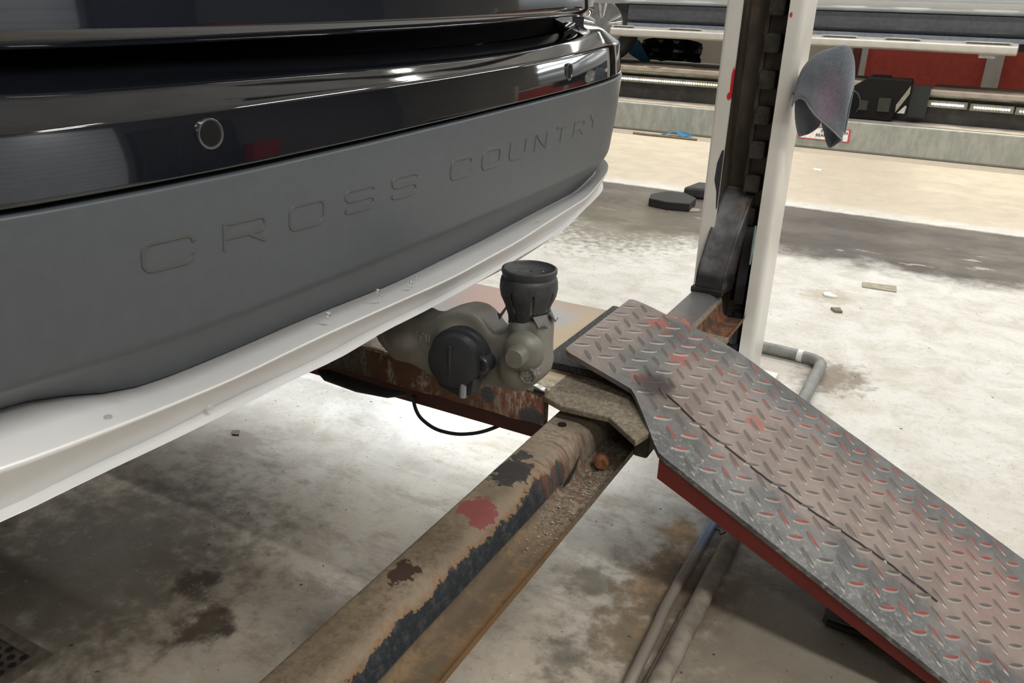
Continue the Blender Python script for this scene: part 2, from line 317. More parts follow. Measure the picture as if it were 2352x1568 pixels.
# ------------------------------------------------------------------ setting
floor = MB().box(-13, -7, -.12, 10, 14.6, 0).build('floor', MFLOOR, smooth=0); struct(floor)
MWALL = simple('wall_paint', (.50, .50, .50), .6, 0, .05, 2); MCEIL = simple('ceiling_paint', (.78, .80, .82), .8, 0, .08, 3)
MWARM = simple('wall_cream_paint', (.42, .39, .33), .6, 0, .05, 2)
struct(MB().box(-13, -7, 4.8, 10, 14.6, 4.95).build('ceiling', MCEIL, smooth=0))
struct(MB().box(-13, -7.2, 0, 10, -7, 4.8).build('wall_near', MWALL, smooth=0)); struct(MB().box(-13.2, -7, 0, -13, 14.6, 4.8).build('wall_left', MWALL, smooth=0))
struct(MB().box(10, -7, 0, 10.2, 14.6, 4.8).build('wall_right', simple('wall_grey_paint', (.20, .20, .21), .6, 0, .05, 2), smooth=0)); struct(MB().box(-13, 14.6, 0, 10, 14.8, 4.8).build('wall_far', MWARM, smooth=0))
# unseen roller door added as a bright reflection, daylight blue in its colour
dr = MB()
for k in range(14): dr.box(9.93, 1.4, .03+k*.27, 9.985, 4.7, .03+k*.27+.264)
struct(dr.build('reflection_door', simple('door_daylight_tint', (.80, .86, .95), .5, 0, .03, 3), bevel=.01))
# far wall red door panels in white frames
X0R, X1R = -1.42, .05
YR = 13.0
rp = thing('sectional_door', (-.6, YR, 0), 'red sectional door panels in white frames behind the far vehicle', 'door')
for x0, x1 in ((-4.1, -2.95), (-2.85, -1.78), (-1.42, .04), (.24, 1.9), (2.05, 3.7), (3.85, 5.5)):
    if x0 > -1.9: MB().box(x0, YR, .45, x1, YR+.05, 1.35).build('red_panel', simple('door_red', (.52, .085, .06), .55, 0, .1, 12), rp)
    elif x0 > -2.9: MB().box(-1.62, YR-.005, .45, -1.50, YR+.05, 1.35).build('red_panel', simple('door_dull_red', (.20, .06, .05), .6, 0, .1, 12), rp)
fr = MB(); MFR = simple('door_frame_white', (.62, .60, .56), .5, 0, .05, 9)
for x0, x1 in ((-1.50, -1.42), (.05, .155), (.175, .235), (1.92, 2.03), (3.72, 3.83), (5.5, 5.6)): fr.box(x0, YR-.04, .30, x1, YR+.06, 1.9)
fr.box(-1.5, YR-.02, 1.35, 5.6, YR+.06, 1.45)
fr.build('frame', MFR, rp, bevel=.01)
MB().box(-6, YR+.08, .30, -1.64, YR+.13, 2.2).build('cream_panel', simple('cream_panel', (.62, .57, .48), .6, 0, .04, 4), rp)
MB().box(-1.66, YR-.05, 0, 5.6, YR+.12, .46).build('sill', simple('sill_pink_concrete', (.36, .30, .27), .7, 0, .1, 10), rp)

# ------------------------------------------------------------------ ceiling lamps
for i, (x, y) in enumerate(CEIL):
    where = ['row over the aisle at the left', 'row over the aisle in the middle', 'row over the aisle at the right', 'row over the far lift at the left', 'row over the far lift in the middle', 'row over the far lift at the right',
             'unseen fill added for the back wall at the left', 'unseen fill added for the back wall at the right', 'above the ramp behind the camera', 'nearest the near wall at the right', 'nearest the near wall at the left', 'between the ramp and the roller door', 'unseen fill added to brighten the roller door'][i]
    t = thing('ceiling_tube_lamp', (x, y, 4.5), 'white ceiling tube lamp, '+where, 'lamp', 'ceiling tube lamps')
    MB().box(x-1.5, y-.11, 4.42, x+1.5, y+.11, 4.5).box(x-.9, y-.01, 4.5, x-.88, y+.01, 4.8).box(x+.88, y-.01, 4.5, x+.9, y+.01, 4.8).build('housing', simple('lamp_white', (.7, .7, .7), .5), t)
    MB().tube([(x-1.48, y, 4.39), (x+1.48, y, 4.39)], .03, 8).build('tube', simple('lamp_tube', (1, 1, 1), .5, emit=(1., .97, .9), es=4), t)

# ------------------------------------------------------------------ near lift: crossbeam
cb = thing('lift_crossbeam', (-.68, 1.1, 0), 'rusty worn crossbeam with peeling dark paint running from the foreground to the white post', 'lift beam')
prof = fillet([(-.765, .25), (-.765, .40), (-.665, .40), (-.648, .31), (-.572, .312), (-.566, .332)], [0, .014, .045, .02, .006, 0], 6)
inner = [(-.574, .300), (-.640, .296), (-.66, .25)]
pts = prof+inner
bm_ = MB(); YS = [-.75+i*.05 for i in range(74)]
n_ = len(pts)
vs = []
for y in YS:
    for u, v in pts:
        w = mnoise.noise(Vector((u*9, y*7, v*9)))*.0015; vs.append((u+w, y, v+w))
fs = [(i*n_+j, i*n_+(j+1) % n_, (i+1)*n_+(j+1) % n_, (i+1)*n_+j) for i in range(len(YS)-1) for j in range(n_)]
fs += [tuple(range(n_))[::-1], tuple(range((len(YS)-1)*n_, len(YS)*n_))]
bm_.add(vs, fs).build('beam_body', MBEAM, cb, smooth=35)
# bolt, oil hole, cracked seam and grit on the shelf
MB().lathe((-.612, 1.655, .332), (.15, -1, .12), [(0, 0), (.020, 0), (.020, .012), (.014, .016), (.009, .017), (.009, .030), (0, .031)], 10).build('bolt', simple('rusty_bolt', (.20, .085, .04), .7, .2, .4, 60), cb)
MB().lathe((-.722, 1.655, .396), (0, 0, 1), [(0, 0), (.011, 0), (.011, .0055), (0, .0056)], 14).build('oil_hole', simple('hole_black', (.008, .007, .006), .9), cb)
MB().tube([(-.640, 1.58, .374), (-.636, 1.545, .360), (-.637, 1.51, .342), (-.642, 1.495, .333)], [.001, .0035, .0045, .001], 6).build('seam_crack', MT['hole_black'], cb)
# end plate and curved pulley guard at the post
gp = fillet([(2.862, .405), (2.864, .48), (2.885, .60), (2.93, .70), (3.0, .748), (3.045, .758)], .03, 4)
gx = lambda y: interp(y, [2.862, 2.868, 2.885, 2.93, 3.1], [.013, .018, .031, .044, .044])
gm = MB(); ng = len(gp)
gm.add([(-.768+gx(y), y, z) for y, z in gp]+[(-.672+gx(y), y, z) for y, z in gp]+[(-.768+gx(y), y+.006, z-.008) for y, z in gp]+[(-.672+gx(y), y+.006, z-.008) for y, z in gp],
       [(i, i+1, ng+i+1, ng+i) for i in range(ng-1)]+[(2*ng+i, 3*ng+i, 3*ng+i+1, 2*ng+i+1) for i in range(ng-1)])
gm.build('pulley_guard', MGUARD, cb, smooth=50)
sp_ = [(y, z) for y, z in gp]+[(3.045, .40), (2.862, .405)]
MB().prism(sp_, lambda u, v, d: (d+gx(u), u, v), -.674, -.664).prism(sp_, lambda u, v, d: (d+gx(u), u, v), -.770, -.764).build('guard_side_plate', MGUARD, cb, smooth=40)
MB().lathe((-.757, 2.99, .52), (1, 0, 0), [(0, 0), (.05, 0), (.055, .02), (.045, .03), (.045, .05), (.055, .06), (.05, .08), (0, .08)], 28).build('pulley', MDARK, cb)
MB().prism(fillet([(2.92, .36), (2.93, .50), (2.97, .64), (3.03, .70), (3.05, .70), (3.05, .36)], .05, 4), lambda u, v, d: (d, u, v), -.622, -.588).build('slide_block', simple('slide_black', (.012, .012, .014), .3), cb)
MB().box(-.768, 2.85, .395, -.650, 2.88, .418).build('weld_lip', simple('lip_black', (.015, .015, .015), .5), cb, bevel=.004)

# ------------------------------------------------------------------ near lift: post
po = thing('lift_post', (-.65, 3.0, 0), 'white steel lift post with open front, dirty rack inside and red paint marks', 'lift post')
ow = fillet([(-.722, 2.9), (-.775, 2.9), (-.775, 3.09), (-.520, 3.09), (-.520, 2.9), (-.573, 2.9)], [0, .012, .02, .02, .03, 0], 6)
iw = fillet([(-.573, 2.912), (-.532, 2.912), (-.532, 3.078), (-.763, 3.078), (-.763, 2.912), (-.722, 2.912)], [0, .02, .015, .015, .01, 0], 6)
MB().prism(ow+iw, lambda u, v, d: (u, v, d), 0, 4.2).build('column', MPOST, po, smooth=35)
MB().box(-.90, 2.84, 0, -.46, 3.18, .018).build('base_plate', MPOST, po, bevel=.003)
MB().box(-.762, 3.055, .02, -.533, 3.077, 4.15).box(-.650, 3.015, .02, -.594, 3.025, 4.15).box(-.735, 2.93, .02, -.728, 3.06, 4.15).build('inner_lining', MPOSTIN, po)
rk = MB().box(-.665, 3.00, .02, -.650, 3.055, 4.15).box(-.594, 2.985, .02, -.588, 3.055, 4.15)
rk.build('rack_rail', MPOSTIN, po, bevel=.002)
for k in range(30):
    z = .06+k*.1165; rg = MB(); rg.prism(fillet([(-.654, z), (-.654, z+.062), (-.598, z+.062), (-.598, z)]+[(-.654, z)], .012, 3)[:-1], lambda u, v, d: (u, d, v), 2.965, 3.05); rg.build('rack_tooth', simple('tooth_dark_steel', (.050, .044, .036), .5, .3, .4, 30), po, bevel=.004)
MB().tube([(-.605, 2.93, .02), (-.605, 2.93, .24), (-.60, 2.93, .33)], .022, 10).tube([(-.62, 2.925, .18), (-.58, 2.925, .18)], .03, 10).build('cable_anchor', MT['slide_black'], po)
MB().prism([(-.724, .70), (-.730, .76), (-.742, .80), (-.740, .86), (-.728, .905), (-.722, .905), (-.722, .70)], lambda u, v, d: (u, d, v), 2.8985, 2.903).build('edge_dent', simple('dent_black', (.03, .03, .035), .5), po)
MB().tube([(-.578, 2.898, .66), (-.576, 2.897, .60), (-.579, 2.898, .52)], [.003, .006, .003], 6).build('green_smear', simple('green_smear', (.20, .27, .26), .5), po)
# lever that carries the cloth
MLEV = simple('lever_black', (.012, .012, .013), .75, spec=.2)
MB().tube([(-.53, 2.97, 1.13), (-.49, 2.93, 1.17), (-.42, 2.90, 1.235), (-.385, 2.90, 1.245)], .013, 8).lathe((-.36, 2.91, 1.09), (0, 1, 0), [(0, 0), (.045, 0), (.045, .03), (0, .03)], 14).tube([(-.385, 2.915, 1.245), (-.36, 2.925, 1.10)], .011, 8).build('release_lever', MLEV, po)
MB().tube([(-.515, 2.895, 1.105), (-.495, 2.885, 1.17)], .008, 8).build('lever_stop', MDARK, po)

# ------------------------------------------------------------------ cloth on the lever
def cloth():
    CT = [(-0.5083, 1.0781), (-0.5094, 1.0972), (-0.5105, 1.1161), (-0.5111, 1.1349), (-0.5076, 1.153), (-0.5041, 1.171), (-0.4998, 1.1885), (-0.4908, 1.2039), (-0.4819, 1.2191), (-0.469, 1.231), (-0.4559, 1.2426), (-0.4392, 1.2485), (-0.4224, 1.2541), (-0.4062, 1.2606), (-0.3903, 1.2675), (-0.3734, 1.2651), (-0.3604, 1.2512), (-0.3525, 1.235), (-0.3476, 1.2174), (-0.3441, 1.1996), (-0.342, 1.1815), (-0.3398, 1.1635), (-0.3377, 1.1453)]; CB = [(-0.5077, 1.0741), (-0.5056, 1.084), (-0.5014, 1.0927), (-0.4945, 1.0996), (-0.4848, 1.1024), (-0.475, 1.1001), (-0.4659, 1.0951), (-0.4587, 1.0873), (-0.4515, 1.0795), (-0.4441, 1.072), (-0.4364, 1.0646), (-0.4287, 1.0573), (-0.4207, 1.0504), (-0.4126, 1.0435), (-0.4044, 1.0368), (-0.3959, 1.0306), (-0.3874, 1.0243), (-0.3789, 1.0181), (-0.3704, 1.0119), (-0.3621, 1.0054), (-0.3542, 0.9985), (-0.3464, 0.9913), (-0.339, 0.9839)]; CK = ([(-0.511, 1.1129), (-0.5025, 1.0501), (-0.495, 1.0194), (-0.4853, 0.9928), (-0.4757, 0.9757)], [(-0.433, 1.0789), (-0.417, 1.0467), (-0.4139, 1.0281), (-0.4192, 1.0114), (-0.4528, 0.9863)]); TL = ([(-0.4372, 1.0718), (-0.4227, 1.0489), (-0.4119, 1.0242), (-0.4014, 1.0008), (-0.3916, 0.9745), (-0.377, 0.9513)], [(-0.3569, 1.0118), (-0.3438, 0.9888), (-0.3415, 0.9836), (-0.3445, 0.9779), (-0.3584, 0.9669), (-0.3733, 0.9531)])
    cl = MB(); Y0 = 2.845; n_, m_ = len(CT), 12; vs = []
    def fold(u, v): return -.026*math.sin(u*PI)*(.35+.65*v)-.006*math.sin(u*13+v*2)*v-.004*math.sin(u*5-v*7)
    for k in range(m_):
        v = k/(m_-1)
        for i in range(n_):
            u = i/(n_-1); (x0, z0), (x1, z1) = CT[i], CB[i]; vs.append((x0+(x1-x0)*v, Y0+fold(u, v)+.030*(1-min(1, v*3.5))**2, z0+(z1-z0)*v))
    cl.add(vs, [(r_*n_+i, r_*n_+i+1, (r_+1)*n_+i+1, (r_+1)*n_+i) for r_ in range(m_-1) for i in range(n_-1)])
    # half that goes over the lever and hangs behind it
    vs = [(CT[i][0], Y0+.030+fold(i/(n_-1), 0), CT[i][1]) for i in range(n_)]
    for k in range(1, 9):
        v = k/8*.93
        for i in range(n_): (x0, z0), (x1, z1) = CT[i], CB[i]; vs.append((x0+(x1-x0)*v, Y0+.062+.012*math.sin(i*.8), z0+(z1-z0)*v))
    cl.add(vs, [(r_*n_+i, r_*n_+i+1, (r_+1)*n_+i+1, (r_+1)*n_+i) for r_ in range(8) for i in range(n_-1)])
    # inner folds that hang out below the hem: the left lobe and the pointed tail
    for P0, P1, yo, am in ((CK[0], CK[1], .022, .020), (TL[0], TL[1], .014, .024)):
        nb = 9; vs = []
        for (x0, z0), (x1, z1) in zip(P0, P1):
            for i in range(nb): u = i/(nb-1); vs.append((x0+(x1-x0)*u, Y0+yo+am*math.sin(u*PI)+.004*math.sin(u*11), z0+(z1-z0)*u))
        cl.add(vs, [(r_*nb+i, r_*nb+i+1, (r_+1)*nb+i+1, (r_+1)*nb+i) for r_ in range(len(P0)-1) for i in range(nb-1)])
    o = cl.build('cleaning_cloth', MCLOTH, None, smooth=60); q = o.modifiers.new('solid', 'SOLIDIFY'); q.thickness = .004*K; q.offset = 0
    q = o.modifiers.new('sub', 'SUBSURF'); q.levels = q.render_levels = 1
    tag(o, 'grey blue microfibre cloth with a faint pink stain hanging beside the white post', 'cloth')
    MB().tube([(x, Y0+fold(i/(n_-1), 1)-.002, z) for i, (x, z) in enumerate(CB)], .0032, 6).build('hem', simple('hem_grey', (.22, .23, .24), .9), o)
    return o
cloth()

# ------------------------------------------------------------------ near lift: runway
rw = thing('lift_runway', (-2.5, 2.04, 0), 'lift runway with flaking rusty edge under the tow hitch, resting on the crossbeam', 'lift runway')
XA = -6.2
MB().box(XA, 1.705, .425, -.80, 2.38, .44).build('deck_plate', MDECK, rw, bevel=.002)
ed = MB(); ys = []
for i in range(120):
    x = XA+(-.795-XA)*i/119; w = .004*mnoise.noise(Vector((x*14, 0, 0))); ys.append((x, w))
vs = []
for x, w in ys: vs += [(x, 1.700+w, .355+w*.8), (x, 1.700+w, .43), (x, 1.708+w, .442+w*.4), (x, 1.722, .442), (x, 1.722, .355)]
ed.add(vs, [(i*5+j, i*5+(j+1) % 5, (i+1)*5+(j+1) % 5, (i+1)*5+j) for i in range(119) for j in range(5)]+[(0, 1, 2, 3, 4), (119*5+4, 119*5+3, 119*5+2, 119*5+1, 119*5)])
ed.build('edge_angle', MRUST, rw, smooth=35)
MB().box(XA, 1.722, .302, -.80, 1.738, .425).box(XA, 2.352, .302, -.80, 2.368, .425).build('side_web', MREDTHIN, rw)
MB().box(XA, 1.738, .302, -.80, 1.78, .312).box(XA, 2.31, .302, -.80, 2.352, .312).build('bottom_flange', MREDTHIN, rw)
pl = [(-.80, 1.70), (-.735, 1.672), (-.612, 1.680), (-.515, 1.602), (-.500, 1.67), (-.50, 2.36), (-.80, 2.38)]
MB().prism(pl, lambda u, v, d: (u, v, d), .424, .440).build('end_plate', MDIRT, rw, bevel=.003)
MB().box(-.56, 1.72, .33, -.52, 2.34, .425).build('hinge_tube', simple('hinge_dark', (.05, .035, .03), .7, 0, .3, 30), rw, bevel=.008)
st = MB(); st.box(-.885, 1.86, .442, -.70, 2.375, .462)
random.seed(3)
st.build('grip_strip', simple('grit_black', (.06, .063, .066), .75, 0, .7, 160, bump=1.0), rw, bevel=.003)
nr_ = thing('lift_runway', (-2.5, -.10, 0), 'second lift runway under the left hand wheels, beyond the left side of the bumper', 'lift runway')
MB().box(XA, -.44, .425, -.80, .235, .44).build('deck_plate', MDECK, nr_)
MB().box(XA, .222, .302, -.80, .238, .44).box(XA, -.445, .302, -.80, -.43, .44).build('side_web', MREDTHIN, nr_)

# ------------------------------------------------------------------ ramp of tread plate
ra = thing('drive_on_ramp', (-.05, 1.95, 0), 'tread plate drive-on ramp with worn red paint sloping down to the floor', 'ramp')
PR = fillet([(-.800, .5255), (-.498, .447), (.395, -.002)], [0, .10, 0], 10)
xs_ = [p[0] for p in PR]; zs_ = [p[1] for p in PR]
def rz(x): return interp(x, xs_, zs_)
def ynear(x):
    return interp(x, [-.806, -.798, -.785, -.60, -.585, -.47, -.455, .4], [1.84, 1.822, 1.812, 1.790, 1.775, 1.612, 1.600, 1.585])
def yfar(x): return interp(x, [-.806, -.795, -.78, -.755, -.70, .4], [2.270, 2.293, 2.300, 2.303, 2.30, 2.30])
XS = sorted(set([-.80+i*.02 for i in range(60)]+[-.797, -.793, -.788]))
XS = [x for x in XS if x <= .392]
tp = MB(); ny = 16; vs = []
for x in XS:
    for j in range(ny+1):
        y = ynear(x)+(yfar(x)-ynear(x))*j/ny; jit = .0018*mnoise.noise(Vector((x*30, y*30, 1)))
        vs.append((x, y+(jit if j in (0, ny) else 0), rz(x)))
top = len(vs); vs += [(x, y, z-.013) for x, y, z in vs]
W_ = ny+1
fs = [(i*W_+j, i*W_+j+1, (i+1)*W_+j+1, (i+1)*W_+j) for i in range(len(XS)-1) for j in range(ny)]
fs += [(top+i*W_+j, top+(i+1)*W_+j, top+(i+1)*W_+j+1, top+i*W_+j+1) for i in range(len(XS)-1) for j in range(ny)]
for i in range(len(XS)-1):
    for j in (0, ny): fs.append((i*W_+j, (i+1)*W_+j, top+(i+1)*W_+j, top+i*W_+j))
for j in range(ny):
    for i in (0, len(XS)-1): fs.append((i*W_+j, i*W_+j+1, top+i*W_+j+1, top+i*W_+j))
tp.add(vs, fs)
tp.cur = 1
ln, wd, ht = .0275, .0078, .0034
PIT = .0700
def lens(cx_, cy_, ang):
    t1 = (math.cos(ang), math.sin(ang)); t2 = (-t1[1], t1[0]); ring = []; tops = []
    for k in range(12):
        q = 2*PI*k/12; u = math.cos(q); v = math.sin(q); l_ = ln*u; w_ = wd*v*(1-.25*u*u)
        X_ = cx_+(t1[0]*l_+t2[0]*w_)*.97; Y_ = cy_+t1[1]*l_+t2[1]*w_; ring.append((X_, Y_, rz(X_)-.0003))
        l2 = ln*.84*u; w2 = wd*.60*v; X_ = cx_+t1[0]*l2+t2[0]*w2; Y_ = cy_+t1[1]*l2+t2[1]*w2; tops.append((X_, Y_, rz(X_)+ht))
    tp.cur = 2; tp.add(ring, []); k0 = len(tp.v)-12; tp.v += tops
    for k in range(12): tp.f.append((k0+k, k0+(k+1) % 12, k0+12+(k+1) % 12, k0+12+k)); tp.mi.append(2)
    tp.f.append(tuple(range(k0+12, k0+24))); tp.mi.append(1)
i = 0
for ix in range(0, 40):
    for iy in range(0, 24):
        x = -.778+ix*PIT*.5; y = 1.600+iy*PIT*.5+(ix % 2)*0
        if (ix+iy) % 2: continue
        if not (x > -.785 and x < .37 and y > max(ynear(x-.022), ynear(x), ynear(x+.02))+.016 and y < yfar(x)-.016): continue
        # both lens directions alternate along the rows
        lens(x, y, math.radians(48 if (iy % 2 == 0) else -46))
tp.build('tread_plate', [MTREAD, MLENS, MLEDGE], ra, smooth=50)
cr = [(-.543, 1.857), (-.487, 1.832), (-.44, 1.812), (-.396, 1.804), (-.34, 1.806), (-.293, 1.802), (-.25, 1.800), (-.205, 1.805), (-.15, 1.806), (-.098, 1.816), (-.05, 1.820), (.007, 1.828), (.05, 1.832), (.09, 1.830), (.135, 1.829), (.172, 1.824)]
cp = []
for k in range(len(cr)-1):
    for q in range(4):
        t_ = q/4; x = cr[k][0]+(cr[k+1][0]-cr[k][0])*t_; y = cr[k][1]+(cr[k+1][1]-cr[k][1])*t_+.0035*mnoise.noise(Vector((x*60, 0, 0))); cp.append((x, y, rz(x)+.0012))
MB().tube(cp, [.0012+.0016*abs(mnoise.noise(Vector((k*.7, 3, 0)))) + (.0012 if k > 2 else .0004) for k in range(len(cp))], 6).build('long_crack', simple('crack_black', (.025, .02, .022), .6), ra)
sm_ = MB(); vs = []
vs = [(x, 1.612, rz(x)-.020) for x in (-.462, .39)]+[(x, 1.612, rz(x)-.075) for x in (-.462, .39)]
vs[3] = (.39, 1.612, -.0); vs[1] = (.39, 1.612, .001)
def strip(y0, y1):
    q = MB(); xx = [-.462, .27, .385]; a_ = []
    for x in xx:
        zt = max(rz(x)-.014, .001); zb = max(rz(x)-.078, 0.0)
        a_ += [(x, y0, zt), (x, y1, zt), (x, y1, zb), (x, y0, zb)]
    q.add(a_, [(i*4+j, i*4+(j+1) % 4, (i+1)*4+(j+1) % 4, (i+1)*4+j) for i in range(2) for j in range(4)]+[(0, 1, 2, 3), (11, 10, 9, 8)]); return q
strip(1.622, 1.634).build('side_rail', MRED, ra, smooth=0); strip(2.262, 2.274).build('side_rail', MRED, ra, smooth=0)
MB().tube([(-.53, 1.70, .42), (-.53, 2.31, .42)], .014, 12).build('hinge_pin', MT['rusty_bolt'], ra)

# ------------------------------------------------------------------ small things on and under the runway
o = MB().tube([(-1.50, 1.665, .350), (-1.47, 1.665, .345), (-1.36, 1.667, .338), (-1.26, 1.670, .340), (-1.20, 1.678, .350)], [.006, .018, .019, .014, .005], 12).build('air_hose', MRUB, smooth=60)
tag(o, 'thick black rubber hose lying along the red side of the runway', 'hose')
o = MB().tube(fillet([(-1.203, 1.712, .330), (-1.203, 1.712, .315), (-1.20, 1.715, .29), (-1.187, 1.72, .26), (-1.136, 1.72, .238), (-1.064, 1.72, .243), (-.995, 1.72, .268), (-.941, 1.725, .300), (-.90, 1.76, .33)], .03, 5), .0052, 8).build('hanging_cable', MRUB, smooth=60)
tag(o, 'thin black cable hanging in a loop below the runway', 'cable')
br = thing('metal_clip', (-.82, 1.705, .44), 'small shiny metal clip lying on the runway edge under the tow hitch', 'clip')
MB().prism([(-.862, .442), (-.850, .452), (-.826, .459), (-.800, .452), (-.794, .443)], lambda u, v, d: (u, d, v), 1.702, 1.722).build('clip_body', simple('bright_steel', (.62, .62, .60), .25, .9), br, bevel=.002)
MB().box(-.826, 1.699, .443, -.796, 1.704, .452).build('clip_insert', MDARK, br)

# ------------------------------------------------------------------ loose grit
gr = MB(); random.seed(11)
def chip(x, y, z, s_):
    p = [(x+random.uniform(-s_, s_), y+random.uniform(-s_, s_), z+random.uniform(0, s_*.9)) for _ in range(5)]
    gr.add(p, [(0, 1, 2), (0, 2, 3), (0, 3, 1), (1, 3, 2), (0, 1, 4), (1, 2, 4), (2, 0, 4)])
for k in range(330):
    y = random.triangular(1.2, 1.66, 1.60); x = random.uniform(-.642, -.578); chip(x, y, .311, random.choice((.0022, .003, .003, .0045)))
for k in range(120): chip(random.uniform(-1.15, -.52), random.triangular(1.69, 1.80, 1.70), .4405, random.choice((.0015, .0022)))
o = gr.build('grit', simple('grit_tan', (.34, .28, .21), .9, 0, .5, 200), smooth=0); tag(o, 'loose sand and paint chips on the beam shelf and runway edge', 'grit', kind='stuff')

# ------------------------------------------------------------------ floor pipes
pA = fillet([(-.62, 3.405, .027), (-.45, 3.395, .027), (-.325, 3.375, .027), (-.325, 3.25, .027), (-.328, 2.4, .027), (-.331, 2.06, .027), (-.332, 2.035, .022), (-.332, 2.02, .005)], [0, 0, .10, 0, 0, .02, .01, 0], 8)
t = thing('floor_conduit', (-.33, 2.7, 0), 'grey bent floor conduit that comes from behind the white post and runs under the ramp', 'pipe')
MB().tube(pA[:-3], .024, 14).build('conduit', MPIPE, t, smooth=60)
MB().tube([(-.427, 3.392, .027), (-.405, 3.389, .027)], .0262, 14).build('white_band', simple('band_white', (.75, .75, .72), .5), t, smooth=60)
t2 = thing('floor_conduit', (-.333, 1.5, 0), 'thick dusty grey floor conduit with rounded end running from below the ramp to the foreground', 'pipe')
MB().tube([(-.3325, 2.040, .020), (-.3325, 2.034, .020), (-.333, 2.022, .020), (-.333, 1.9, .020), (-.334, 1.5, .020), (-.335, 1.0, .020)], [.004, .015, .0215, .0235, .0235, .0235], 14).build('conduit', MPIPEDIRTY, t2, smooth=60)
MB().tube([(-.355, 1.62, .012), (-.357, 1.3, .012), (-.358, 1.0, .012)], .010, 8).build('thin_pipe', MPIPEDIRTY, t2, smooth=60)
def m_blue():
    n = N('blue_hose_paint'); return n.out(n.mix(n.step(n.Y, 1.80, 1.95), (.23, .195, .165), (.22, .31, .52)), .5, 0)
o = MB().tube([(-.385, 3.0, .018), (-.392, 2.3, .016), (-.397, 2.071, .016), (-.398, 1.9, .016), (-.402, 1.72, .016), (-.401, 1.60, .016), (-.396, 1.52, .016), (-.388, 1.3, .016), (-.384, 1.0, .016)], .0135, 12).build('floor_hose', m_blue(), smooth=60)
tag(o, 'thin blue hose, dusty brown towards the camera, lying left of the thick floor conduit', 'hose')
tw = MB().tube([(-.385, 1.985, .02), (-.372, 1.975, .026), (-.365, 1.965, .02), (-.352, 1.972, .03), (-.338, 1.99, .046), (-.320, 1.98, .03)], .0022, 5).build('wire_tie', MDARK); tag(tw, 'thin dark wire tie twisted around the end of the floor conduit', 'wire')

# ------------------------------------------------------------------ litter and other small floor items
def flat(name, pts, h, mat, label, cat):
    o = MB().prism(pts, lambda u, v, d: (u, v, d), 0.0005, h).build(name, mat, smooth=0); tag(o, label, cat); return o
MPAPER = simple('white_paper', (.80, .80, .78), .7); MCARD = simple('brown_card', (.20, .165, .12), .8)
flat('paper_scrap', [(-.485, 4.395), (-.455, 4.42), (-.405, 4.36), (-.44, 4.345), (-.47, 4.35)], .010, MPAPER, 'white paper scrap on the pale floor to the right of the post', 'scrap')
flat('paper_scrap', [(-1.20, 8.27), (-1.12, 8.26), (-1.11, 8.17), (-1.18, 8.18)], .008, MPAPER, 'small pale scrap on the warm lit floor in front of the far platform', 'scrap')
flat('card_scrap', [(-.33, 4.72), (-.16, 4.75), (-.15, 4.64), (-.32, 4.63)], .006, simple('beige_card', (.34, .31, .24), .8), 'beige card scrap flat on the floor right of the paper scrap', 'scrap')
flat('dirt_clump', [(-.41, 4.16), (-.37, 4.18), (-.35, 4.13), (-.385, 4.12)], .012, MCARD, 'brown dirt clump on the floor just below the white paper scrap', 'clump')
flat('rust_flake', [(-1.945, 1.722), (-1.925, 1.735), (-1.905, 1.712), (-1.925, 1.703)], .005, MCARD, 'small brown flake on the floor below the silver bumper edge', 'flake')
o = MB().prism([(-1.99, 5.95), (-1.93, 6.12), (-1.78, 6.15), (-1.66, 6.02), (-1.64, 5.80), (-1.80, 5.76), (-1.95, 5.80)], lambda u, v, d: (u, v, d), .001, .06).build('rubber_block', MRUB, bevel=.006)
tag(o, 'black rubber block with pointed end on the dark floor left of the post', 'block')
o = MB().prism([(-1.83, 6.24), (-1.80, 6.52), (-1.48, 6.56), (-1.42, 6.30)], lambda u, v, d: (u, v, d), .001, .085).build('rubber_block', simple('grey_rubber', (.028, .028, .030), .7, 0, .3, 20), bevel=.02)
tag(o, 'dark grey square rubber block just left of the white post, behind the pointed one', 'block')
o = MB().lathe((-1.63, 5.86, 0), (0, 0, 1), [(0, .001), (.055, .001), (.055, .008), (0, .009)], 14).build('paper_disc', simple('disc_beige', (.30, .26, .21), .8)); tag(o, 'round beige paper disc beside the pointed rubber block', 'disc')
t = thing('floor_mat', (0.0, 1.8, 0), 'dark grey rubber mat with black edge lying under the ramp side rail', 'mat')
MB().box(-.062, 1.768, .0005, .35, 1.94, .008).build('mat_sheet', simple('mat_grey', (.10, .10, .095), .7), t, bevel=.002)
MB().tube([(-.05, 1.762, .010), (.0, 1.758, .012), (.06, 1.764, .011), (.12, 1.758, .012), (.30, 1.762, .011)], .010, 8).build('mat_edge', MRUB, t)
# blue scrap by the far platform
o = MB().add([(-3.10, 9.42, .01), (-3.02, 9.30, .03), (-2.92, 9.38, .06), (-2.82, 9.33, .02), (-2.70, 9.42, .03), (-2.84, 9.50, .05), (-3.0, 9.50, .04)], [(0, 1, 2), (0, 2, 6), (2, 5, 6), (2, 3, 5), (3, 4, 5)]).build('plastic_glove', simple('blue_plastic', (.05, .22, .42), .4)); tag(o, 'crumpled blue plastic glove at the foot of the far platform', 'glove')
q = o.modifiers.new('s', 'SOLIDIFY'); q.thickness = .006
o = MB().tube([(-3.38, 9.27, .014), (-3.2, 9.25, .014), (-2.9, 9.265, .014), (-2.62, 9.25, .014)], .014, 6).build('stick', MCARD); tag(o, 'thin dark stick on the floor beside the blue glove', 'stick')

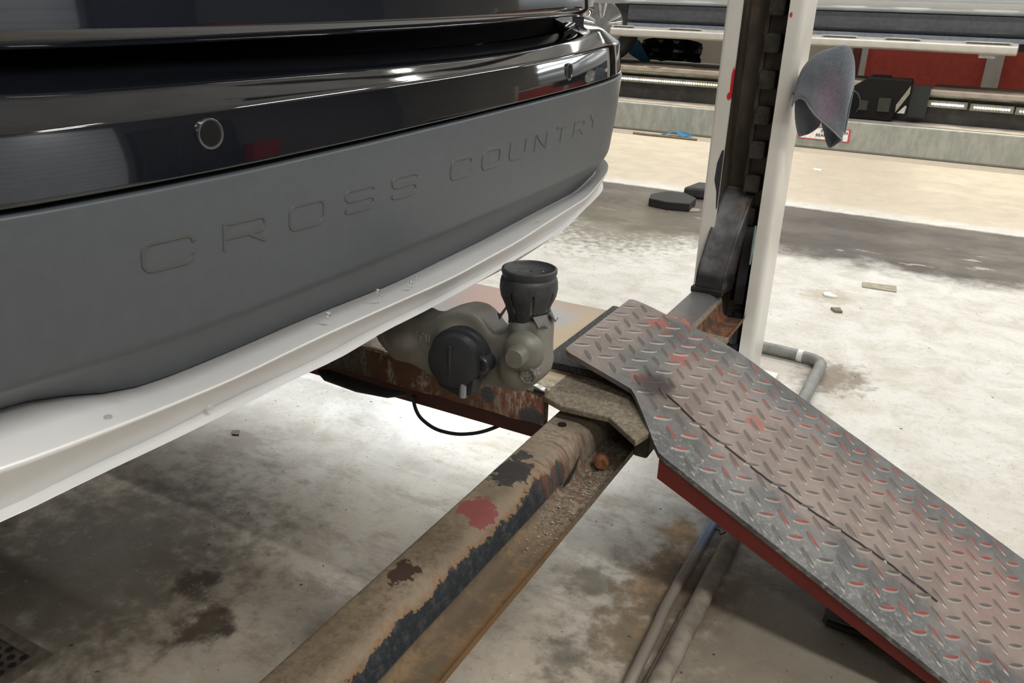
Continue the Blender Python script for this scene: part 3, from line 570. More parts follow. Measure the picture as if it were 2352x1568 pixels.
# ------------------------------------------------------------------ drain grate
dg = thing('floor_drain', (-1.72, .70, 0), 'square metal drain grate with round holes set in the floor at the lower left', 'drain')
fr_ = MB()
for x0, y0, x1, y1 in ((-1.88, .757, -1.518, .785), (-1.546, .42, -1.518, .757), (-1.88, .42, -1.845, .757), (-1.845, .42, -1.546, .455)): fr_.box(x0, y0, .0005, x1, y1, .006)
fr_.build('frame', simple('drain_frame', (.15, .125, .095), .7, .2, .3, 40), dg)
gm = MB().box(-1.845, .455, .0005, -1.546, .757, .003); gm.build('grate', simple('drain_grate', (.11, .092, .075), .6, .3, .3, 50), dg)
hl = MB()
for i in range(11):
    for j in range(11):
        x = -1.562-.0245*i; y = .748-.0255*j-(.012 if i % 2 else 0); hl.lathe((x, y, .003), (0, 0, 1), [(0, 0), (.0085, 0), (.0085, .0008), (0, .0009)], 8)
hl.build('holes', MT['hole_black'], dg)
# ------------------------------------------------------------------ the car on the near lift
X0, YC = -.6, .985
TAB = {"D": [-1.22, -1.215, -1.2, -1.17, -1.13, -1.08, -1.02, -0.98, -0.945, -0.91, -0.875, -0.84, -0.805, -0.77, -0.735, -0.7, -0.665, -0.63, -0.595, -0.56, -0.525, -0.49, -0.455, -0.42, -0.385, -0.35, -0.315, -0.28, -0.245, -0.21, -0.175, -0.14, -0.105, -0.07, -0.035, 0.0, 0.035, 0.07, 0.105, 0.14, 0.175, 0.21, 0.245, 0.28, 0.315, 0.35, 0.385, 0.42, 0.455, 0.49, 0.525, 0.56, 0.595, 0.63, 0.665, 0.7, 0.735, 0.77, 0.805, 0.84, 0.875, 0.91, 0.945, 0.98, 1.02, 1.08, 1.13, 1.17, 1.2, 1.215, 1.22], "plan": [-1.4189, -1.3585, -1.1596, -0.7477, -0.5106, -0.3689, -0.2658, -0.2178, -0.1842, -0.1553, -0.1312, -0.111, -0.094, -0.0799, -0.0679, -0.0571, -0.0483, -0.0406, -0.0339, -0.0284, -0.0235, -0.0192, -0.0155, -0.0121, -0.0096, -0.008, -0.0066, -0.0052, -0.0038, -0.0026, -0.0018, -0.0014, -0.0011, -0.0007, -0.0004, -0.0001, -0.0004, -0.0007, -0.0011, -0.0014, -0.0018, -0.0026, -0.0038, -0.0052, -0.0066, -0.008, -0.0096, -0.0121, -0.0155, -0.0192, -0.0235, -0.0284, -0.0339, -0.0406, -0.0483, -0.0571, -0.0679, -0.0799, -0.094, -0.111, -0.1312, -0.1553, -0.1842, -0.2178, -0.2658, -0.3689, -0.5106, -0.7477, -1.1596, -1.3585, -1.4189], "T0": {"z": [1.3023, 1.3023, 1.3023, 1.3023, 1.3023, 1.3023, 1.3023, 1.3023, 1.3023, 1.3023, 1.3023, 1.3023, 1.3023, 1.3023, 1.3023, 1.3023, 1.3023, 1.3023, 1.3024, 1.3025, 1.303, 1.3035, 1.3041, 1.3047, 1.3054, 1.3061, 1.3069, 1.3076, 1.3085, 1.3093, 1.3102, 1.3111, 1.3121, 1.3131, 1.3141, 1.3151, 1.3162, 1.3173, 1.3184, 1.3196, 1.3208, 1.322, 1.3232, 1.3245, 1.3258, 1.3271, 1.3284, 1.3298, 1.3309, 1.3313, 1.3314, 1.3314, 1.3314, 1.3314, 1.3314, 1.3314, 1.3314, 1.3314, 1.3314, 1.3314, 1.3314, 1.3314, 1.3314, 1.3314, 1.3314, 1.3314, 1.3314, 1.3314, 1.3314, 1.3314, 1.3314], "o": [-0.105, -0.105, -0.105, -0.105, -0.105, -0.105, -0.105, -0.1047, -0.1029, -0.0998, -0.0956, -0.0905, -0.085, -0.0792, -0.0734, -0.068, -0.0631, -0.0592, -0.0564, -0.0551, -0.055, -0.055, -0.055, -0.055, -0.055, -0.055, -0.055, -0.055, -0.055, -0.055, -0.055, -0.055, -0.055, -0.055, -0.055, -0.055, -0.055, -0.055, -0.055, -0.055, -0.055, -0.055, -0.055, -0.055, -0.055, -0.055, -0.055, -0.055, -0.055, -0.055, -0.055, -0.0551, -0.0564, -0.0592, -0.0631, -0.068, -0.0734, -0.0792, -0.085, -0.0905, -0.0956, -0.0998, -0.1029, -0.1047, -0.105, -0.105, -0.105, -0.105, -0.105, -0.105, -0.105]}, "G1": {"z": [1.3012, 1.3012, 1.3012, 1.3012, 1.3012, 1.3012, 1.3012, 1.3012, 1.3012, 1.3012, 1.3012, 1.3012, 1.3012, 1.3012, 1.3006, 1.2989, 1.2964, 1.2939, 1.2916, 1.2897, 1.2887, 1.2884, 1.2882, 1.288, 1.2878, 1.2876, 1.2874, 1.2872, 1.2871, 1.287, 1.2869, 1.2868, 1.2869, 1.2869, 1.2871, 1.2872, 1.2875, 1.2878, 1.2883, 1.2888, 1.2894, 1.2901, 1.2909, 1.2918, 1.2928, 1.294, 1.2952, 1.2966, 1.2982, 1.2999, 1.3017, 1.3037, 1.3059, 1.3082, 1.3108, 1.3133, 1.315, 1.3155, 1.3155, 1.3155, 1.3155, 1.3155, 1.3155, 1.3155, 1.3155, 1.3155, 1.3155, 1.3155, 1.3155, 1.3155, 1.3155], "o": [-0.125, -0.125, -0.125, -0.125, -0.125, -0.125, -0.125, -0.1248, -0.1238, -0.1219, -0.1193, -0.1163, -0.113, -0.1095, -0.106, -0.1028, -0.0999, -0.0975, -0.0958, -0.095, -0.095, -0.095, -0.095, -0.095, -0.095, -0.095, -0.095, -0.095, -0.095, -0.095, -0.095, -0.095, -0.095, -0.095, -0.095, -0.095, -0.095, -0.095, -0.095, -0.095, -0.095, -0.095, -0.095, -0.095, -0.095, -0.095, -0.095, -0.095, -0.095, -0.095, -0.095, -0.095, -0.0958, -0.0975, -0.0999, -0.1028, -0.106, -0.1095, -0.113, -0.1163, -0.1193, -0.1219, -0.1238, -0.1248, -0.125, -0.125, -0.125, -0.125, -0.125, -0.125, -0.125]}, "S2": {"z": [1.2761, 1.2761, 1.2761, 1.2761, 1.2761, 1.2761, 1.2761, 1.2761, 1.2761, 1.2761, 1.2761, 1.2761, 1.2761, 1.2761, 1.2761, 1.2761, 1.2755, 1.2733, 1.271, 1.2702, 1.2705, 1.2711, 1.2715, 1.272, 1.2724, 1.2728, 1.2731, 1.2735, 1.2738, 1.2742, 1.2746, 1.275, 1.2754, 1.2759, 1.2765, 1.2771, 1.2777, 1.2785, 1.2793, 1.2802, 1.2813, 1.2824, 1.2837, 1.285, 1.2866, 1.2882, 1.2901, 1.2921, 1.2942, 1.2966, 1.2991, 1.3018, 1.3048, 1.3077, 1.3099, 1.3105, 1.3105, 1.3105, 1.3105, 1.3105, 1.3105, 1.3105, 1.3105, 1.3105, 1.3105, 1.3105, 1.3105, 1.3105, 1.3105, 1.3105, 1.3105], "o": [-0.066, -0.066, -0.066, -0.066, -0.066, -0.066, -0.066, -0.066, -0.066, -0.066, -0.0654, -0.0629, -0.0589, -0.054, -0.0488, -0.0438, -0.0396, -0.0368, -0.036, -0.036, -0.036, -0.036, -0.036, -0.036, -0.036, -0.036, -0.036, -0.036, -0.036, -0.036, -0.036, -0.036, -0.036, -0.036, -0.036, -0.036, -0.036, -0.036, -0.036, -0.036, -0.036, -0.036, -0.036, -0.036, -0.036, -0.036, -0.036, -0.036, -0.036, -0.036, -0.036, -0.036, -0.036, -0.0368, -0.0396, -0.0438, -0.0488, -0.054, -0.0589, -0.0629, -0.0654, -0.066, -0.066, -0.066, -0.066, -0.066, -0.066, -0.066, -0.066, -0.066, -0.066]}, "P3": {"z": [1.2502, 1.2502, 1.2502, 1.2502, 1.2502, 1.2502, 1.2502, 1.2502, 1.2502, 1.2502, 1.2502, 1.2502, 1.2502, 1.2502, 1.2502, 1.2502, 1.2498, 1.2488, 1.2482, 1.2484, 1.249, 1.2497, 1.2503, 1.251, 1.2516, 1.2523, 1.253, 1.2537, 1.2544, 1.2551, 1.2559, 1.2566, 1.2574, 1.2582, 1.2591, 1.2599, 1.2608, 1.2617, 1.2626, 1.2636, 1.2646, 1.2656, 1.2666, 1.2677, 1.2688, 1.27, 1.2712, 1.2724, 1.2737, 1.275, 1.2763, 1.2777, 1.2791, 1.2806, 1.2818, 1.2822, 1.2822, 1.2822, 1.2822, 1.2822, 1.2822, 1.2822, 1.2822, 1.2822, 1.2822, 1.2822, 1.2822, 1.2822, 1.2822, 1.2822, 1.2822], "o": [-0.008, -0.008, -0.008, -0.008, -0.008, -0.008, -0.008, -0.008, -0.008, -0.008, -0.008, -0.008, -0.008, -0.008, -0.008, -0.008, -0.008, -0.008, -0.008, -0.008, -0.008, -0.008, -0.008, -0.008, -0.008, -0.008, -0.008, -0.008, -0.008, -0.008, -0.008, -0.008, -0.008, -0.008, -0.008, -0.008, -0.008, -0.008, -0.008, -0.008, -0.008, -0.008, -0.008, -0.008, -0.008, -0.008, -0.008, -0.008, -0.008, -0.008, -0.008, -0.008, -0.008, -0.008, -0.008, -0.008, -0.008, -0.008, -0.008, -0.008, -0.008, -0.008, -0.008, -0.008, -0.008, -0.008, -0.008, -0.008, -0.008, -0.008, -0.008]}, "P4": {"z": [1.1899, 1.1899, 1.1899, 1.1899, 1.1899, 1.1899, 1.1899, 1.1899, 1.1899, 1.1899, 1.1899, 1.1899, 1.1899, 1.1899, 1.1899, 1.1898, 1.1897, 1.1896, 1.1899, 1.1907, 1.1916, 1.1925, 1.1935, 1.1944, 1.1954, 1.1964, 1.1975, 1.1985, 1.1996, 1.2006, 1.2017, 1.2028, 1.2039, 1.2049, 1.206, 1.207, 1.2081, 1.2091, 1.2101, 1.2111, 1.2121, 1.2131, 1.214, 1.2149, 1.2157, 1.2166, 1.2174, 1.2181, 1.2188, 1.2195, 1.2201, 1.2206, 1.2211, 1.2216, 1.2219, 1.2221, 1.2221, 1.2221, 1.2221, 1.2221, 1.2221, 1.2221, 1.2221, 1.2221, 1.2221, 1.2221, 1.2221, 1.2221, 1.2221, 1.2221, 1.2221], "o": [0, 0, 0, 0, 0, 0, 0, 0, 0, 0, 0, 0, 0, 0, 0, 0, 0, 0, 0, 0, 0, 0, 0, 0, 0, 0, 0, 0, 0, 0, 0, 0, 0, 0, 0, 0, 0, 0, 0, 0, 0, 0, 0, 0, 0, 0, 0, 0, 0, 0, 0, 0, 0, 0, 0, 0, 0, 0, 0, 0, 0, 0, 0, 0, 0, 0, 0, 0, 0, 0, 0]}, "F5": {"z": [1.0373, 1.0373, 1.0373, 1.0373, 1.0373, 1.0373, 1.0373, 1.0373, 1.0373, 1.0373, 1.0373, 1.0373, 1.0373, 1.0373, 1.0373, 1.0376, 1.0381, 1.0386, 1.0388, 1.039, 1.0392, 1.0396, 1.04, 1.0405, 1.0411, 1.0417, 1.0424, 1.0432, 1.0439, 1.0447, 1.0456, 1.0464, 1.0473, 1.0481, 1.049, 1.0498, 1.0507, 1.0515, 1.0522, 1.0529, 1.0536, 1.0542, 1.0548, 1.0553, 1.0557, 1.056, 1.0563, 1.0564, 1.0564, 1.0563, 1.0561, 1.0558, 1.0553, 1.0547, 1.054, 1.0534, 1.0532, 1.0532, 1.0532, 1.0532, 1.0532, 1.0532, 1.0532, 1.0532, 1.0532, 1.0532, 1.0532, 1.0532, 1.0532, 1.0532, 1.0532], "o": [-0.014, -0.014, -0.014, -0.014, -0.014, -0.014, -0.014, -0.014, -0.014, -0.014, -0.014, -0.014, -0.014, -0.014, -0.014, -0.014, -0.014, -0.014, -0.014, -0.014, -0.014, -0.014, -0.014, -0.014, -0.014, -0.014, -0.014, -0.014, -0.014, -0.014, -0.014, -0.014, -0.014, -0.014, -0.014, -0.014, -0.014, -0.014, -0.014, -0.014, -0.014, -0.014, -0.014, -0.014, -0.014, -0.014, -0.014, -0.014, -0.014, -0.014, -0.014, -0.014, -0.014, -0.014, -0.014, -0.014, -0.014, -0.014, -0.014, -0.014, -0.014, -0.014, -0.014, -0.014, -0.014, -0.014, -0.014, -0.014, -0.014, -0.014, -0.014]}, "B6": {"z": [1.0079, 1.0079, 1.0079, 1.0079, 1.0079, 1.0079, 1.0079, 1.0079, 1.0079, 1.0079, 1.0079, 1.0081, 1.0088, 1.0092, 1.0078, 1.0048, 1.0016, 1.0, 0.9983, 0.9915, 0.9815, 0.9755, 0.9744, 0.9751, 0.976, 0.9767, 0.9777, 0.9786, 0.9791, 0.9789, 0.9783, 0.9775, 0.9767, 0.9766, 0.9774, 0.9785, 0.9796, 0.9805, 0.9813, 0.9822, 0.9832, 0.9845, 0.9858, 0.9869, 0.9879, 0.9888, 0.9895, 0.9896, 0.9892, 0.9882, 0.9869, 0.9853, 0.9834, 0.9822, 0.9835, 0.9867, 0.9897, 0.9911, 0.9907, 0.99, 0.9898, 0.9898, 0.9898, 0.9898, 0.9898, 0.9898, 0.9898, 0.9898, 0.9898, 0.9898, 0.9898], "o": [-0.04, -0.04, -0.04, -0.04, -0.04, -0.04, -0.04, -0.04, -0.04, -0.04, -0.0406, -0.0431, -0.0471, -0.052, -0.0572, -0.0622, -0.0664, -0.0692, -0.07, -0.07, -0.07, -0.07, -0.07, -0.07, -0.07, -0.07, -0.07, -0.07, -0.07, -0.07, -0.07, -0.07, -0.07, -0.07, -0.07, -0.07, -0.07, -0.07, -0.07, -0.07, -0.07, -0.07, -0.07, -0.07, -0.07, -0.07, -0.07, -0.07, -0.07, -0.07, -0.07, -0.07, -0.07, -0.0692, -0.0664, -0.0622, -0.0572, -0.052, -0.0471, -0.0431, -0.0406, -0.04, -0.04, -0.04, -0.04, -0.04, -0.04, -0.04, -0.04, -0.04, -0.04]}, "C7": {"z": [0.9705, 0.9705, 0.9705, 0.9705, 0.9705, 0.9705, 0.9705, 0.9705, 0.9705, 0.9705, 0.9705, 0.9705, 0.9705, 0.9705, 0.9709, 0.9717, 0.972, 0.9722, 0.9729, 0.9737, 0.9744, 0.9751, 0.9756, 0.9763, 0.9778, 0.9795, 0.9807, 0.9814, 0.9817, 0.9819, 0.9818, 0.9814, 0.9809, 0.9804, 0.9801, 0.9805, 0.9816, 0.983, 0.9843, 0.9856, 0.987, 0.9887, 0.9908, 0.9929, 0.995, 0.9971, 0.9987, 0.9997, 1.0001, 1.0, 1.0009, 1.0044, 1.0092, 1.0129, 1.015, 1.0151, 1.0144, 1.014, 1.014, 1.014, 1.014, 1.014, 1.014, 1.014, 1.014, 1.014, 1.014, 1.014, 1.014, 1.014, 1.014], "o": [-0.01, -0.01, -0.01, -0.01, -0.01, -0.01, -0.01, -0.01, -0.01, -0.01, -0.01, -0.01, -0.01, -0.01, -0.01, -0.01, -0.01, -0.01, -0.01, -0.01, -0.01, -0.01, -0.01, -0.01, -0.01, -0.01, -0.01, -0.01, -0.01, -0.01, -0.01, -0.01, -0.01, -0.01, -0.01, -0.01, -0.01, -0.01, -0.01, -0.01, -0.01, -0.01, -0.01, -0.01, -0.01, -0.01, -0.01, -0.01, -0.01, -0.01, -0.01, -0.01, -0.01, -0.01, -0.01, -0.01, -0.01, -0.01, -0.01, -0.01, -0.01, -0.01, -0.01, -0.01, -0.01, -0.01, -0.01, -0.01, -0.01, -0.01, -0.01]}, "V8": {"z": [0.9043, 0.9043, 0.9043, 0.9043, 0.9043, 0.9043, 0.9043, 0.9043, 0.9043, 0.9043, 0.9043, 0.9043, 0.9043, 0.9046, 0.9058, 0.9076, 0.9095, 0.9135, 0.92, 0.9246, 0.9265, 0.9285, 0.932, 0.9358, 0.9365, 0.9347, 0.9336, 0.9347, 0.9374, 0.9392, 0.9394, 0.9388, 0.938, 0.9371, 0.9362, 0.9353, 0.9342, 0.9333, 0.9328, 0.9324, 0.932, 0.9322, 0.9331, 0.9344, 0.9356, 0.9372, 0.9397, 0.9428, 0.9455, 0.9476, 0.9492, 0.951, 0.9536, 0.9562, 0.9572, 0.9563, 0.9545, 0.9533, 0.953, 0.953, 0.953, 0.953, 0.953, 0.953, 0.953, 0.953, 0.953, 0.953, 0.953, 0.953, 0.953], "o": [-0.04, -0.04, -0.04, -0.04, -0.04, -0.04, -0.04, -0.04, -0.04, -0.04, -0.04, -0.04, -0.04, -0.04, -0.04, -0.04, -0.04, -0.04, -0.04, -0.04, -0.04, -0.04, -0.04, -0.04, -0.04, -0.04, -0.04, -0.04, -0.04, -0.04, -0.04, -0.04, -0.04, -0.04, -0.04, -0.04, -0.04, -0.04, -0.04, -0.04, -0.04, -0.04, -0.04, -0.04, -0.04, -0.04, -0.04, -0.04, -0.04, -0.04, -0.04, -0.04, -0.04, -0.04, -0.04, -0.04, -0.04, -0.04, -0.04, -0.04, -0.04, -0.04, -0.04, -0.04, -0.04, -0.04, -0.04, -0.04, -0.04, -0.04, -0.04]}, "L9": {"z": [0.912, 0.912, 0.912, 0.912, 0.912, 0.912, 0.912, 0.912, 0.912, 0.912, 0.912, 0.912, 0.912, 0.9128, 0.9149, 0.917, 0.9185, 0.9212, 0.9248, 0.9274, 0.9292, 0.9308, 0.9325, 0.9342, 0.9359, 0.9369, 0.937, 0.9364, 0.9368, 0.9394, 0.9422, 0.943, 0.9428, 0.943, 0.9439, 0.9449, 0.9458, 0.9466, 0.9476, 0.949, 0.9504, 0.9516, 0.9525, 0.9532, 0.954, 0.955, 0.956, 0.9572, 0.9599, 0.9645, 0.9686, 0.9711, 0.9724, 0.9725, 0.9721, 0.9713, 0.9692, 0.967, 0.9663, 0.9663, 0.9663, 0.9663, 0.9663, 0.9663, 0.9663, 0.9663, 0.9663, 0.9663, 0.9663, 0.9663, 0.9663], "o": [-0.02, -0.02, -0.02, -0.02, -0.02, -0.02, -0.02, -0.02, -0.02, -0.02, -0.02, -0.02, -0.02, -0.02, -0.02, -0.02, -0.02, -0.02, -0.02, -0.02, -0.02, -0.02, -0.02, -0.02, -0.02, -0.02, -0.02, -0.02, -0.02, -0.02, -0.02, -0.02, -0.02, -0.02, -0.02, -0.02, -0.02, -0.02, -0.02, -0.02, -0.02, -0.02, -0.02, -0.02, -0.02, -0.02, -0.02, -0.02, -0.02, -0.02, -0.02, -0.02, -0.02, -0.02, -0.02, -0.02, -0.02, -0.02, -0.02, -0.02, -0.02, -0.02, -0.02, -0.02, -0.02, -0.02, -0.02, -0.02, -0.02, -0.02, -0.02]}}
D = TAB['D']; PLAN = TAB['plan']
car = thing('car', (-2.4, YC, .44), 'black estate car with charcoal lower bumper and silver skid plate standing on the near lift', 'car')
# mirror checks: station count
NS = len(D)
def feat(i, name, dx=0, dz=0):
    return (TAB[name]['o'][i]+dx, TAB[name]['z'][i]+dz)
def place(i, o, z):
    d = D[i]; e = max(0, (abs(d)-.9)/.32)
    return (X0+PLAN[i]+o*(1-.6*e), YC+d*(1+o*.75*e), z)
def loft(rows_f, radii, nfil=5, bulge=None):
    """rows_f(i) -> list of (offset, z); rounded section swept through every station"""
    mb = MB(); vs = []; m = None
    for i in range(NS):
        pr = fillet(rows_f(i), radii, nfil); m = len(pr)
        for o_, z_ in pr: vs.append(place(i, o_, z_))
    mb.add(vs, [(i*m+j, i*m+j+1, (i+1)*m+j+1, (i+1)*m+j) for i in range(NS-1) for j in range(m-1)])
    return mb
# tailgate with its bottom edge and the window area above it
def rt_(i):
    e = min(1, max(0, (abs(D[i])-.55)/.5)); e = e*e*(3-2*e)
    o0, z0 = feat(i, 'T0')
    return [(o0-.06, z0+.012), (o0-.004, z0-.001), (o0+.003, z0+.012), (o0-.005-.02*e, z0+.12), (o0-.025-.07*e, 1.62), (o0-.11-.14*e, 1.95), (o0-.30-.14*e, 2.45)]
loft(rt_, [0, .004, .006, .08, .15, .15, 0]).build('tailgate', MBODY, car, smooth=60)
# gap behind the tailgate edge
def rg_(i):
    o0, z0 = feat(i, 'T0'); o1, z1 = feat(i, 'G1')
    return [(o0-.07, z0+.02), (min(o0, o1)-.06, (z0+z1)/2), (o1-.03, z1-.003)]
loft(rg_, [0, 0, 0]).build('shut_gap', simple('gap_black', (.004, .004, .005), .4), car, smooth=60)
# glossy upper bumper: shelf, sloping face, sensor panel
def ru_(i):
    a_ = feat(i, 'G1'); b_ = feat(i, 'S2'); c_ = feat(i, 'P3'); d_ = feat(i, 'P4')
    mid = ((b_[0]+c_[0])/2+.0005, (b_[1]+c_[1])/2)
    return [(a_[0]-.05, a_[1]-.03), a_, b_, mid, c_, ((c_[0]+d_[0])/2+.0012, (c_[1]+d_[1])/2), (d_[0], d_[1]+.001), (d_[0]-.010, d_[1]-.001), (d_[0]-.04, d_[1]-.001)]
loft(ru_, [0, .004, .010, .02, .004, .03, .0015, 0, 0], 5).build('upper_bumper', MGLOSS, car, smooth=60)
# matte lower panel with the fold
def rl_(i):
    d_ = feat(i, 'P4'); f_ = feat(i, 'F5'); b_ = feat(i, 'B6')
    return [(d_[0]-.04, d_[1]-.0045), (d_[0]+.0035, d_[1]-.0045), ((d_[0]*.5+f_[0]*.5)+.004, (d_[1]+f_[1])/2), (f_[0], f_[1]), (b_[0]*.9+f_[0]*.1, b_[1]*.9+f_[1]*.1), (b_[0], b_[1]+.001), (b_[0]-.03, b_[1]-.002)]
lb = loft(rl_, [0, .003, .06, .008, .006, .002, 0], 5).build('lower_bumper', MMATTE, car, smooth=60)
# silver skid plate
def rs_(i):
    b_ = feat(i, 'B6'); c_ = feat(i, 'C7'); v_ = feat(i, 'V8'); l_ = feat(i, 'L9')
    return [(b_[0]-.02, b_[1]-.001), (b_[0]+.004, b_[1]-.0015), (c_[0], c_[1]), (v_[0], v_[1]), (l_[0], l_[1]), (l_[0]-.02, l_[1]+.004), (l_[0]-.25, l_[1]+.03)]
sk = loft(rs_, [0, .002, .005, .003, .002, .003, 0], 5).build('skid_plate', MSILVER, car, smooth=60)
# surface lookup on the matte panel for the lettering
def panel(d, z, lift):
    i = 0
    while i < NS-2 and D[i+1] < d: i += 1
    t = (d-D[i])/(D[i+1]-D[i])
    def sec(k):
        pr = fillet(rl_(k), [0, .003, .06, .018, .012, .002, 0], 5)
        for q in range(1, len(pr)-1):
            if pr[q+1][1] <= z <= pr[q][1]: u = (pr[q][1]-z)/max(1e-6, pr[q][1]-pr[q+1][1]); o_ = pr[q][0]+(pr[q+1][0]-pr[q][0])*u; break
        else: o_ = pr[3][0]
        return Vector(place(k, o_+lift, z))
    a_ = sec(i); b_ = sec(i+1); return a_*(1-t)+b_*t
# wide rounded capitals as strokes in a unit box (u right, v up)
def arc(cx_, cy_, rx, ry, a0, a1, n=6): return [(cx_+rx*math.cos(math.radians(a0+(a1-a0)*k/n)), cy_+ry*math.sin(math.radians(a0+(a1-a0)*k/n))) for k in range(n+1)]
r1, r2 = .18, .30
GL = {'C': [[(1, .78)]+arc(.85, .72, .15, .28, 0, 90, 4)+arc(r1, 1-r2, r1, r2, 90, 180)+arc(r1, r2, r1, r2, 180, 270)+arc(.85, .28, .15, .28, 270, 360, 4)],
      'O': [arc(r1, 1-r2, r1, r2, 90, 180)+arc(r1, r2, r1, r2, 180, 270)+arc(1-r1, r2, r1, r2, 270, 360)+arc(1-r1, 1-r2, r1, r2, 0, 90)+[(r1, 1)]],
      'R': [[(0, 0), (0, 1)]+arc(.85, .73, .15, .27, 90, -90, 8)+[(0, .46)], [(.55, .46), (1, 0)]],
      'S': [[(1, .85)]+arc(.82, .80, .18, .20, 20, 90, 3)+arc(.18, .76, .18, .24, 90, 270, 8)+arc(.82, .26, .18, .26, 90, -90, 8)+arc(.18, .2, .18, .2, 270, 200, 3)],
      'U': [[(0, 1)]+arc(r1, r2, r1, r2, 180, 270)+arc(1-r1, r2, r1, r2, 270, 360)+[(1, 1)]],
      'N': [[(0, 0), (0, 1), (1, 0), (1, 1)]], 'T': [[(0, 1), (1, 1)], [(.5, 1), (.5, 0)]], 'Y': [[(0, 1), (.5, .5), (1, 1)], [(.5, .5), (.5, 0)]]}
LET = [('C', -0.5117, -0.4597, 1.1148, 1.141), ('R', -0.4248, -0.3728, 1.1166, 1.1428), ('O', -0.3379, -0.2859, 1.1184, 1.1446), ('S', -0.2511, -0.1991, 1.1202, 1.1464), ('S', -0.1642, -0.1122, 1.122, 1.1482), ('C', -0.031, 0.021, 1.1248, 1.151), ('O', 0.0532, 0.1052, 1.1265, 1.1527), ('U', 0.1373, 0.1893, 1.1283, 1.1545), ('N', 0.2254, 0.2696, 1.13, 1.1562), ('T', 0.3096, 0.3538, 1.1318, 1.158), ('R', 0.3899, 0.4419, 1.1335, 1.1597), ('Y', 0.478, 0.5222, 1.1353, 1.1615)]
def letters(wdt, hgt, lift, mt):
    for ch, d0, d1, z0, z1 in LET:
        mb = MB()
        for stx in GL[ch]:
            den = []
            for (u0, v0), (u1, v1) in zip(stx, stx[1:]):
                m = max(1, int(abs(u1-u0)*6)); den += [(u0+(u1-u0)*q/m, v0+(v1-v0)*q/m) for q in range(m)]
            den.append(stx[-1]); P_ = [(d0+(d1-d0)*u, z0+(z1-z0)*v) for u, v in den]; n_ = len(P_); vs = []
            for k, (x, z) in enumerate(P_):
                p, q = P_[max(k-1, 0)], P_[min(k+1, n_-1)]
                if k == n_-1 and (abs(P_[0][0]-x)+abs(P_[0][1]-z)) < 1e-6: q = P_[1]
                if k == 0 and (abs(P_[-1][0]-x)+abs(P_[-1][1]-z)) < 1e-6: p = P_[-2]
                tx, tz = q[0]-p[0], q[1]-p[1]; l_ = math.hypot(tx, tz) or 1; nx, nz = -tz/l_, tx/l_
                for s_, h_ in ((-wdt, -.0004), (-wdt+hgt*.8, hgt), (wdt-hgt*.8, hgt), (wdt, -.0004)): vs.append(panel(x+nx*s_, z+nz*s_, lift+h_))
            mb.add(vs, [(k*4+j, k*4+j+1, (k+1)*4+j+1, (k+1)*4+j) for k in range(n_-1) for j in range(3)]+[(0, 1, 2, 3), (n_*4-1, n_*4-2, n_*4-3, n_*4-4)])
        mb.build('embossed_letter', mt, lb, smooth=30)
letters(.0027, .0011, -.0001, simple('letter_charcoal', (.066, .069, .073), .40, 0, .04, 60))
# parking sensors
def sensor(d, z):
    i = min(range(NS), key=lambda k: abs(D[k]-d)); sl = (PLAN[i+1]-PLAN[i-1])/(D[i+1]-D[i-1])
    prf = [feat(i, 'P3')[0], feat(i, 'P4')[0]]; o_ = sum(prf)/2+.0014
    x, y, _ = place(i, o_, z); x += sl*(d-D[i]); y = YC+d
    ax = Vector((1, -sl, .02)).normalized()
    s_ = MB().lathe((x, y, z), ax, [(.0142, -.003), (.0142, .0008), (.0136, .0012), (.0122, .0012), (.0116, .0002)], 36).build('parking_sensor', simple('sensor_ring', (.10, .10, .105), .18, .6), car, smooth=40)
    MB().lathe((x, y, z), ax, [(0, .0000), (.0115, .0000), (.0110, .0006), (0, .0009)], 32).build('sensor_face', simple('sensor_black', (.006, .006, .007), .6, spec=.15), s_, smooth=40)
sensor(-0.4283, 1.2292); sensor(0.3525, 1.2465)
# water drops left on the skid plate and panel
dm = bpy.data.materials.new('water'); dm.use_nodes = True; q = dm.node_tree.nodes['Principled BSDF']; q.inputs['Roughness'].default_value = .03; q.inputs['Transmission Weight'].default_value = .9; q.inputs['Base Color'].default_value = (.9, .9, .9, 1); q.inputs['IOR'].default_value = 1.33
for (x, y, z, r_) in [(-0.6532, 0.4339, 0.975, 0.0058), (-0.6305, 0.7231, 0.996, 0.0036), (-0.6277, 0.817, 0.9998, 0.003), (-0.6276, 0.823, 0.991, 0.0022), (-0.627, 0.8891, 0.9915, 0.0034), (-0.6268, 0.9036, 0.9958, 0.0022), (-0.6324, 1.2944, 0.9983, 0.003), (-0.6402, 1.4267, 0.9825, 0.0025), (-0.6403, 0.5418, 0.946, 0.003)]:
    MB().lathe((x, y, z), (1, 0, .5), [(r_, -.001), (r_*.9, r_*.35), (r_*.5, r_*.6), (0, r_*.7)], 12).build('water_drop', dm, sk, smooth=80)
